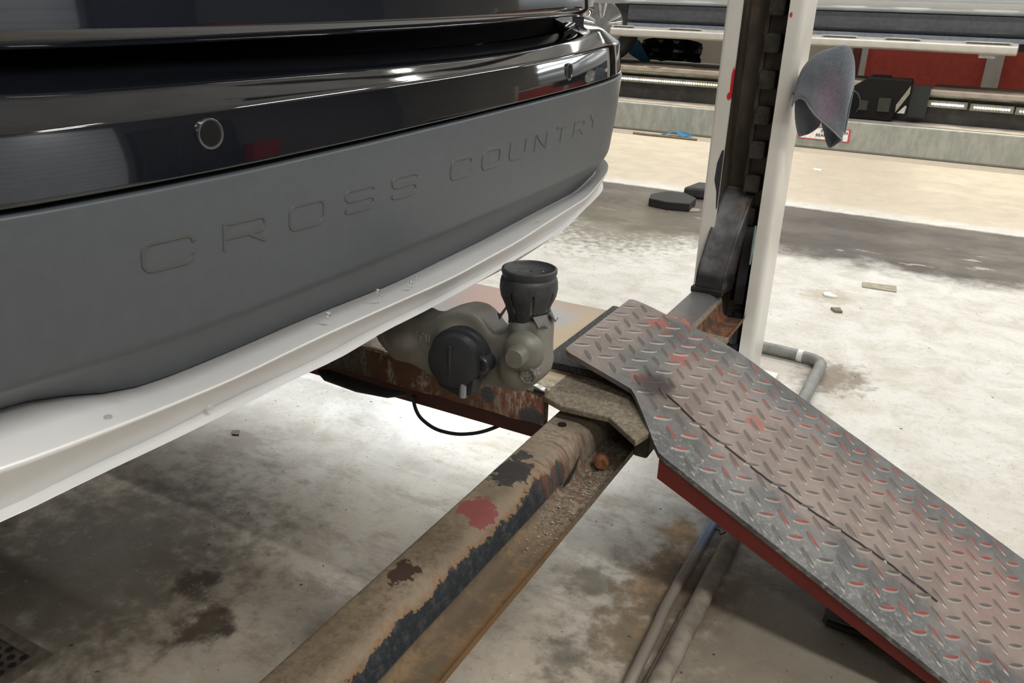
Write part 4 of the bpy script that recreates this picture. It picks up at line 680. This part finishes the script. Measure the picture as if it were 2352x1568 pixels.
# body, cabin, underside: hidden behind the rear end but there from the side
bo = MB(); sec_ = [(-.86, 1.0), (-1.04, 1.16), (-1.10, 1.45), (-1.06, 1.62), (-.84, 2.12), (-.70, 2.20), (.70, 2.20), (.84, 2.12), (1.06, 1.62), (1.10, 1.45), (1.04, 1.16), (.86, 1.0)]
vs = []; XSB = [(-.86, .90, .80), (-1.05, .97, .93), (-1.4, 1, 1), (-3.6, 1, 1), (-4.3, .99, .80), (-5.2, .98, .55), (-5.9, .90, .50), (-6.1, .82, .45)]
for x, sw, sh in XSB:
    for u, v in sec_:
        vv = v if v < 1.5 else 1.5+(v-1.5)*(sh if x < -1.0 else .9)
        xx = x-(.35*max(0, v-1.5) if x > -1.2 else 0); vs.append((xx, YC+u*sw, vv))
m = len(sec_); fs = [(i*m+j, i*m+(j+1) % m, (i+1)*m+(j+1) % m, (i+1)*m+j) for i in range(len(XSB)-1) for j in range(m)]+[tuple(range(m))[::-1], tuple(range((len(XSB)-1)*m, len(XSB)*m))]
bo.add(vs, fs).build('body_shell', MBODY, car, smooth=50)
MB().box(-5.8, YC-.80, .93, -.95, YC+.80, .99).box(-1.6, YC-.9, .80, -1.5, YC+.9, .86).build('underbody', MDARK, car)
for sx, sy in ((-1.95, 1), (-1.95, -1), (-5.2, 1), (-5.2, -1)):
    y0 = YC+sy*.98
    w = MB().lathe((sx, y0, .871), (0, sy, 0), [(.26, -.13), (.40, -.13), (.428, -.10), (.430, .10), (.40, .13), (.27, .13), (.27, .10)], 40).build('tyre', MRUB, car)
    MB().lathe((sx, y0, .871), (0, sy, 0), [(0, .05), (.07, .09), (.10, .06), (.24, .07), (.27, .11), (.27, -.10), (0, -.10)], 30).build('wheel_rim', MGREY, w)
# ------------------------------------------------------------------ tow hitch (a part of the car)
OUT = [(-0.6668, 0.9116), (-0.6597, 0.9089), (-0.6448, 0.9106), (-0.6308, 0.9197), (-0.6132, 0.9294), (-0.5922, 0.9377), (-0.5752, 0.9391), (-0.5605, 0.934), (-0.5486, 0.9237), (-0.5396, 0.9135), (-0.5294, 0.9109), (-0.5203, 0.917), (-0.5142, 0.9249), (-0.5097, 0.9365), (-0.4652, 0.9457), (-0.4605, 0.9337), (-0.4605, 0.9081), (-0.4593, 0.8715), (-0.4606, 0.8568), (-0.4698, 0.8449), (-0.4793, 0.8348), (-0.4891, 0.8302), (-0.5056, 0.8295), (-0.5224, 0.8288), (-0.5394, 0.8274), (-0.5739, 0.8216), (-0.6267, 0.8142), (-0.679, 0.8304), (-0.7113, 0.8295), (-0.7244, 0.8398), (-0.7376, 0.851), (-0.7441, 0.8585), (-0.7652, 0.906)]
th = MB().prism(OUT, lambda u, v, d: (u, d, v), YC-.027, YC+.027)
YH = YC-.040
def ball(c, rx, ry, rz2, n=14):
    vs = [(c[0]+rx*math.sin(PI*i/n)*math.cos(2*PI*j/16), c[1]+ry*math.sin(PI*i/n)*math.sin(2*PI*j/16), c[2]+rz2*math.cos(PI*i/n)) for i in range(n+1) for j in range(16)]
    th.add(vs, [(i*16+j, i*16+(j+1) % 16, (i+1)*16+(j+1) % 16, (i+1)*16+j) for i in range(n) for j in range(16)])
ball((-.492, YC, .922), .024, .035, .03); ball((-.50, YC, .87), .030, .050, .040); ball((-.595, YC, .875), .052, .050, .050); ball((-.70, YC, .868), .04, .044, .03)
th.tube([(-.78, YC, .90), (-.95, YC, .95)], .045, 12)
hb = th.build('tow_hitch', MCAST, car, smooth=60)
q = hb.modifiers.new('blend', 'REMESH'); q.mode = 'VOXEL'; q.voxel_size = .0042*K; q.use_smooth_shade = True
q = hb.modifiers.new('soft', 'SMOOTH'); q.factor = .6; q.iterations = 9
fy = YC-.052
MB().lathe((-.4800, fy+.010, .9015), (.10, -1, .05), [(.030, -.012), (.026, .004), (.0165, .009), (.0150, .024), (.0125, .028), (0, .029)], 28).build('locking_boss', MCAST, hb, smooth=50)
MB().lathe((-.467, fy+.008, .8715), (.1, -1, .05), [(0, -.018), (.0125, -.018), (.0125, .003), (.0105, .004), (.010, .0025), (0, .0025)], 20).build('cast_stamp', simple('stamp_grey', (.20, .195, .17), .6, 0, .6, 260, bump=1.), hb)
# socket cover
sc = (-.579, fy+.012, .872)
cv = MB().lathe(sc, (.12, -1, .10), [(.045, -.02), (.046, .008), (.0445, .012), (.0405, .013), (.0400, .025), (.038, .031), (.030, .0335), (0, .034)], 40)
cvo = cv.build('socket_cover', simple('cover_black', (.014, .016, .019), .42, 0, .2, 50), hb, smooth=35)
MB().prism([(-.606, .850), (-.602, .828), (-.566, .820), (-.544, .828), (-.540, .854), (-.556, .862)], lambda u, v, d: (u, d, v), sc[1]-.026, sc[1]-.002).build('cover_tab', MT['cover_black'], cvo, bevel=.003)
MB().lathe((-.5395, fy+.008, .872), (.12, -1, .1), [(.0145, -.022), (.0145, .010), (.012, .013), (.0085, .013), (.0075, .009), (0, .009)], 20).build('cover_hinge', MDARK, cvo, smooth=40)
MB().box(-.579, sc[1]-.036, .846, -.575, sc[1]-.031, .902).build('cover_rib', MDARK, cvo, bevel=.0008)
MB().tube([(-.558, sc[1]-.028, .824), (-.558, sc[1]-.028, .846)], .0055, 8).build('cover_latch', simple('latch_grey', (.22, .22, .24), .35, .3), cvo)
# raised foundry letters on the left flank
fl_ = MB()
for k, dx in enumerate((0, .011, .020, .031, .041)):
    x = -.690+dx; z = .878-.05*dx; y = fy+.0255
    fl_.box(x, y-.002, z, x+.0015, y+.004, z+.011)
    if k in (0, 2, 3): fl_.box(x, y-.002, z+.0095, x+.006, y+.004, z+.011)
    if k in (1, 4): fl_.box(x+.0055, y-.002, z, x+.007, y+.004, z+.011)
fl_.build('foundry_mark', simple('mark_grey', (.19, .185, .165), .5), hb)
# ball with its black cap
bc = (-.474, .945+.0, 0)
bx, by = -.4935, .985
MB().lathe((bx, by, .905), (0, 0, 1), [(.020, 0), (.018, .02), (.020, .035), (.032, .05), (.034, .065), (.028, .085), (.012, .093), (0, .094)], 28).build('tow_ball', MCAST, hb, smooth=60)
cap = MB(); nseg = 96; pr_ = [(.0285, .941), (.0280, .946), (.0290, .955), (.0345, .972), (.0405, .985), (.0425, .996), (.0418, 1.006), (.0405, 1.011), (.0385, 1.0135), (.0392, 1.0165), (.0405, 1.020), (.0400, 1.0245), (.0370, 1.0255), (.0345, 1.0225), (.018, 1.0205), (.006, 1.0195), (0.0001, 1.0195)]
vs = []
for r_, z in pr_:
    for j in range(nseg): vs.append((bx+r_*.965*math.cos(2*PI*j/nseg), by+r_*.965*math.sin(2*PI*j/nseg), .929+(z-.941)*.985))
fs = []
for i in range(len(pr_)-1):
    for j in range(nseg):
        if i < 5 and (j+3) % 12 == 0: continue          # the slits between the spring fingers
        if i < 1 and (j//12) % 3 == 1 and j % 12 > 6: continue
        fs.append((i*nseg+j, i*nseg+(j+1) % nseg, (i+1)*nseg+(j+1) % nseg, (i+1)*nseg+j))
cap.add(vs, fs)
co_ = cap.build('ball_cap', simple('cap_black', (.022, .024, .027), .5, 0, .35, 60, bump=.2), hb, smooth=50); q = co_.modifiers.new('s', 'SOLIDIFY'); q.thickness = .0022*K
MB().lathe((bx, by, .932), (0, 0, 1), [(.024, 0), (.024, .012), (.027, .03), (.027, .04), (0, .04)], 24).build('slit_shadow_liner', MT['hole_black'], co_)
for aa, w_ in ((200, .010), (330, .012), (20, .008)):
    q0 = math.radians(aa); c_, s_ = math.cos(q0), math.sin(q0); tn = MB(); tn.add([(bx+c_*.030-s_*w_, by+s_*.030+c_*w_, .950), (bx+c_*.030+s_*w_, by+s_*.030-c_*w_, .950), (bx+c_*.040+s_*w_*.7, by+s_*.040-c_*w_*.7, .936), (bx+c_*.039-s_*w_*.7, by+s_*.039+c_*w_*.7, .933), (bx+c_*.044, by+s_*.044, .941)], [(0, 1, 2, 3), (3, 2, 4)]); o = tn.build('torn_shard', simple('shard_grey', (.10, .10, .09), .6), co_, smooth=0); q = o.modifiers.new('s', 'SOLIDIFY'); q.thickness = .002*K
MB().lathe((bx-.018, by-.012, 1.007), (0, 0, 1), [(0, 0), (.0035, 0), (.003, .0006), (0, .0007)], 10).build('worn_spot', simple('worn_tan', (.33, .31, .25), .5), co_)
MB().lathe((bx+.02, by+.010, 1.007), (0, 0, 1), [(0, 0), (.0045, 0), (.004, .0006), (0, .0007)], 10).build('worn_spot', simple('worn_tan', (.33, .31, .25), .5), co_)

# ------------------------------------------------------------------ far lift platform
fp = thing('far_lift_platform', (-1.5, 10.4, 0), 'long galvanised lift platform under the far vehicle with lamp strips in its side', 'lift platform')
MB().box(-9, 9.58, 0, 6, 11.2, .315).build('base_beam', MGALV, fp, bevel=.012)
MFT = simple('platform_dusty_top', (.25, .23, .21), .6, .1, .25, 5)
MB().box(-9, 9.64, .315, 6, 11.2, .322).build('base_top', MFT, fp)
MFTAN = simple('platform_tan_top', (.40, .33, .27), .65, 0, .15, 6)
MB().box(-9, 10.0, .64, -1.10, 10.9, .70).build('runway_top', MFTAN, fp, bevel=.01)
MB().box(-.42, 10.0, .60, 6, 10.9, .66).build('runway_top', MFTAN, fp, bevel=.01)
MB().box(-9, 10.06, .322, 6, 10.8, .63).build('side_channel', simple('channel_dark', (.06, .058, .055), .35, .4, .3, 8), fp)
MB().prism([(10.0, .60), (9.93, .64), (10.0, .645), (10.06, .60)], lambda u, v, d: (d, u, v), -9, -1.10).prism([(10.0, .575), (9.94, .61), (10.0, .61), (10.06, .575)], lambda u, v, d: (d, u, v), -.42, 6).build('rolled_lip', simple('lip_steel', (.20, .20, .17), .35, .5, .2, 8), fp, smooth=50)
MB().lathe((-3.45, 10.35, .70), (0, 0, 1), [(0, 0), (.36, 0), (.36, .006), (.34, .010), (0, .010)], 36).build('turn_plate', simple('turnplate_tan', (.36, .31, .25), .6, .1, .2, 20), fp)
MLED = simple('lamp_diode', (1, .9, .7), .3, emit=(1., .93, .74), es=14); MLEDY = simple('lamp_diode_warm', (1, .8, .4), .3, emit=(1., .74, .22), es=9)
def led(x0, x1, z, n, label, warm):
    t = thing('lamp_strip', ((x0+x1)/2, 9.95, z), label, 'lamp strip', 'lamp strips on the far platform')
    MB().box(x0-.03, 9.965, z-.035, x1+.03, 10.05, z+.035).build('strip_body', simple('strip_alu', (.25, .25, .24), .3, .7), t)
    first = {}
    for k in range(n):
        x = x0+(x1-x0)*(k+.5)/n; q = bool(warm(k))
        if q not in first: d_ = MB().lathe((x, 9.966, z), (0, -1, -.25), [(.0095, 0), (.010, .006), (.006, .014), (0, .016)], 8).build('diode', MLEDY if q else MLED, t, smooth=60); first[q] = (d_, x)
        else: d_ = first[q][0].copy(); COL.objects.link(d_); d_.parent = t; d_.location = Vector((x-first[q][1], 0, 0))*K
led(-4.6, -2.62, .550, 66, 'glowing lamp strip in the far platform left of the white post', lambda k: k % 9 in (5, 6) or k > 55)
led(-.385, -.075, .525, 13, 'short glowing lamp strip just right of the black box on the far platform', lambda k: k == 0)
led(.01, .345, .520, 13, 'short glowing lamp strip nearest the right edge on the far platform', lambda k: k in (0, 7, 8))
led(.42, 1.5, .515, 36, 'lamp strip at the right end of the far platform row, mostly outside the frame', lambda k: k % 7 == 0)
# black unit on the platform
bx_ = thing('black_box', (-.85, 9.85, .32), 'black box shaped play detector unit with grey end plate standing on the far platform', 'box')
MB().prism([(-1.16, .325), (-1.15, .66), (-1.02, .755), (-.60, .755), (-.595, .70), (-.70, .44), (-.72, .325)], lambda u, v, d: (u, d, v), 9.80, 10.055).build('housing', simple('housing_black', (.007, .006, .0055), .7, spec=.2), bx_, bevel=.012)
MB().box(-1.12, 9.785, .42, -.98, 9.80, .52).build('front_plate', simple('plate_olive', (.022, .022, .017), .6), bx_)
MB().box(-.88, 9.785, .42, -.76, 9.80, .56).build('front_plate', MT['plate_olive'], bx_)
MB().prism([(-.705, .50), (-.60, .70), (-.595, .62), (-.70, .42)], lambda u, v, d: (u, d, v), 9.79, 9.80).build('end_plate', simple('end_grey', (.25, .23, .20), .5), bx_)
MB().prism([(-.68, .42), (-.615, .50), (-.60, .49), (-.61, .42)], lambda u, v, d: (u, d, v), 9.775, 9.79).build('bright_foot', simple('foot_bright', (.6, .6, .6), .3, .7), bx_)
MB().box(-1.0, 9.9, .755, -.82, 10.05, .775).build('top_clamp', MT['housing_black'], bx_)
MB().box(-.585, 9.88, .38, -.415, 10.0, .70).build('end_bracket', simple('bracket_teal', (.012, .016, .015), .5), bx_)
# warning label on the platform side
sg = thing('warning_sign', (-1.32, 9.57, .15), 'white warning label with red border on the far platform face, partly covered by the cloth', 'sign')
MB().box(-1.60, 9.570, .098, -1.075, 9.579, .232).build('border', simple('sign_red', (.60, .06, .09), .5), sg)
MB().box(-1.588, 9.566, .108, -1.092, 9.572, .222).build('panel', simple('sign_white', (.85, .85, .82), .5), sg)
def txt(body, loc, size, parent, mat, name='text'):
    cu = bpy.data.curves.new(name, 'FONT'); cu.body = body; cu.size = size*K; cu.extrude = .0012; cu.resolution_u = 2; cu.offset = .0006
    tmp = bpy.data.objects.new('tmp', cu); me = bpy.data.meshes.new_from_object(tmp); bpy.data.objects.remove(tmp); me.name = name; me.materials.clear(); me.materials.append(mat); o = bpy.data.objects.new(name, me); COL.objects.link(o)
    b0 = parent_base(parent); o.parent = parent; o.location = Vector((loc[0]-b0[0], loc[1]-b0[1], loc[2]-b0[2]))*K; o.rotation_euler = (PI/2, 0, 0); return o
MINK = simple('sign_ink', (.03, .03, .03), .6)
txt('E V', (-1.372, 9.565, .183), .042, sg, MINK, 'top_line'); txt('RRARNA  A', (-1.42, 9.565, .135), .042, sg, MINK, 'bottom_line'); txt('MEN', (-1.185, 9.565, .180), .042, sg, MINK, 'end_word')

# ------------------------------------------------------------------ far vehicle
fv = thing('far_vehicle', (-1.7, 10.6, .65), 'pale silver vehicle with black lower sill and aluminium side step on the far lift', 'vehicle')
MSB = simple('silver_body', (.48, .52, .56), .18, .5, .02, 5, coat=1.0)
def rot_line(x): return 0
pf = fillet([(10.35, 1.15), (10.12, 1.17), (10.05, 1.24), (10.06, 1.385)], .03, 4)
MB().prism(pf+[(10.35, 1.385)], lambda u, v, d: (d, u, v), -3.86, .62).build('sill_cover', simple('sill_charcoal', (.055, .058, .068), .38), fv, smooth=50)
MB().prism(fillet([(10.40, 1.385), (10.07, 1.39), (10.02, 1.43), (9.98, 1.50), (9.98, 1.66), (10.02, 2.0), (10.12, 2.2), (10.4, 2.9)], [0, .02, .04, .1, .1, .1, .1, 0], 5)+[(11.8, 2.9), (12.0, 2.2), (12.0, 1.39)], lambda u, v, d: (d, u, v), -5.6, 3.2).build('body_side', MSB, fv, smooth=50)
MB().box(-3.93, 9.972, 1.44, -3.92, 9.99, 2.0).build('door_gap', MT['gap_black'], fv)
stp = MB().prism(fillet([(10.10, 1.03), (9.93, 1.03), (9.90, 1.05), (9.90, 1.115), (9.96, 1.145), (10.10, 1.145)], [0, .01, .01, .012, .01, 0], 3), lambda u, v, d: (d, u, v), -4.02, .28)
sto = stp.build('side_step', simple('step_aluminium', (.56, .54, .50), .45, .5, .05, 12), fv, bevel=.012, smooth=50)
for x0, x1 in ((-4.0, -3.72), (-3.30, -2.90), (-2.6, -1.75), (-1.58, -1.22), (-.95, -.60), (-.2, .22)):
    MB().prism([(x0, 9.91), (x0+.06, 10.06), (x1-.06, 10.06), (x1, 9.91)], lambda u, v, d: (u, v, d), 1.142, 1.150).build('tread_inlay', simple('step_bright', (.75, .74, .70), .35, .4), sto)
MB().box(-3.86, 10.05, 1.14, .62, 10.12, 1.185).build('sill_strip', simple('strip_bluegrey', (.15, .17, .20), .3), fv)
MB().box(-.05, 9.95, .995, .10, 10.1, 1.03).build('step_bracket', MGREY, fv)
MB().box(-5.4, 10.3, 1.06, 3.0, 11.9, 1.39).build('underbody', MDARK, fv)
def alloy(x, z, R_):
    w = MB().lathe((x, 10.20, z), (0, -1, 0), [(R_*.66, -.12), (R_*.94, -.13), (R_, -.09), (R_, .08), (R_*.93, .12), (R_*.70, .12), (R_*.67, .09)], 44).build('tyre', MRUB, fv, smooth=40)
    m_ = MB().lathe((x, 10.20, z), (0, -1, 0), [(R_*.69, .10), (R_*.66, .115), (R_*.63, .10), (R_*.62, -.05)], 44).lathe((x, 10.20, z), (0, -1, 0), [(0, .085), (.05, .085), (.06, .06), (.06, .0)], 20)
    for k in range(5):
        q = 2*PI*k/5+.3
        for s_ in (-.16, .16):
            a_ = [(x+math.cos(q+s_*.6)*.05, z+math.sin(q+s_*.6)*.05), (x+math.cos(q+s_)*R_*.65, z+math.sin(q+s_)*R_*.65)]; m_.tube([(a_[0][0], 10.20-.075, a_[0][1]), (a_[1][0], 10.20-.105, a_[1][1])], .022, 8)
    m_.build('alloy_rim', simple('alloy', (.62, .63, .65), .22, .9), w, smooth=50)
alloy(-4.22, 1.14, .44); alloy(1.28, 1.10, .44)
# stuff under the far vehicle
o = MB(); vs = []; random.seed(5)
for i in range(13):
    for j in range(9):
        u = -3.3+i*.105-1.02+.12; v = .66+j*.042; uu = (i-6)/6; 
        vs.append((-3.83+uu*.44, 11.6+.05*math.sin(i*2.3+j)+.03*random.uniform(-1, 1)+.10*uu*uu, .69+(j/8)*.31*(1-.25*uu*uu)))
o.add(vs, [(i*9+j, i*9+j+1, (i+1)*9+j+1, (i+1)*9+j) for i in range(12) for j in range(8)])
o = o.build('plastic_bag', simple('bag_black', (.02, .022, .026), .16, 0, .2, 9), smooth=30); q = o.modifiers.new('s', 'SOLIDIFY'); q.thickness = .01; tag(o, 'shiny crumpled black plastic sack seen beneath the side step of the far vehicle', 'sack')
o = MB().prism([(-4.30, .98), (-4.20, .93), (-4.02, .67), (-4.16, .67), (-4.34, .76)], lambda u, v, d: (u, d, v), 11.45, 11.47).build('blue_sheet', simple('blue_sheet', (.07, .33, .60), .5)); tag(o, 'bright blue sheet corner sticking out left of the black plastic sack', 'sheet')
t = thing('storage_rack', (-3.8, 11.75, 0), 'low shelf rack that carries the black plastic sack behind the far lift', 'rack')
MB().box(-4.8, 11.40, .62, -1.9, 12.1, .66).build('shelf', MFR, t)
for x in (-4.75, -1.95): MB().box(x-.03, 11.42, 0, x+.03, 11.48, .62).box(x-.03, 12.02, 0, x+.03, 12.08, .62).build('leg', MFR, t)
# unseen things added only for the glossy bumper to mirror
t = thing('reflection_tool_cabinet', (9.3, 8.3, 0), 'unseen red tool cabinet with drawers, added by the right hand wall for its reflection', 'tool cabinet')
MB().box(8.9, 7.9, .12, 9.6, 8.8, 1.5).build('reflection_cabinet_body', simple('reflection_cabinet_red', (.45, .03, .03), .4), t, bevel=.02)
for k in range(5):
    dw = MB().box(8.88, 7.95, .2+k*.25, 8.9, 8.75, .2+k*.25+.22).build('reflection_drawer', MT['reflection_cabinet_red'], t, bevel=.005)
    MB().box(8.86, 8.05, .36+k*.25, 8.88, 8.65, .38+k*.25).build('handle', MGREY, dw)
for sx in (8.98, 9.52):
    for sy in (7.98, 8.72): MB().lathe((sx, sy-.03, .06), (0, 1, 0), [(0, 0), (.06, 0), (.06, .06), (0, .06)], 14).build('reflection_castor', MRUB, t)
t = thing('reflection_locker', (9.6, 6.2, 0), 'unseen wide black locker added as a dark reflection between the roller door and the red tool cabinet', 'locker')
MB().box(9.3, 4.9, .08, 9.95, 7.6, 3.3).build('reflection_locker_body', MDARK, t, bevel=.01)
for k in range(4):
    dw = MB().box(9.28, 4.93+k*.665, .12, 9.3, 4.93+k*.665+.645, 3.26).build('door', MDARK, t, bevel=.004)
    MB().box(9.26, 4.98+k*.665, 1.6, 9.28, 5.0+k*.665, 1.8).build('handle', MGREY, dw)
MB().box(9.35, 4.95, 0, 9.9, 7.55, .08).build('plinth', MRUB, t)
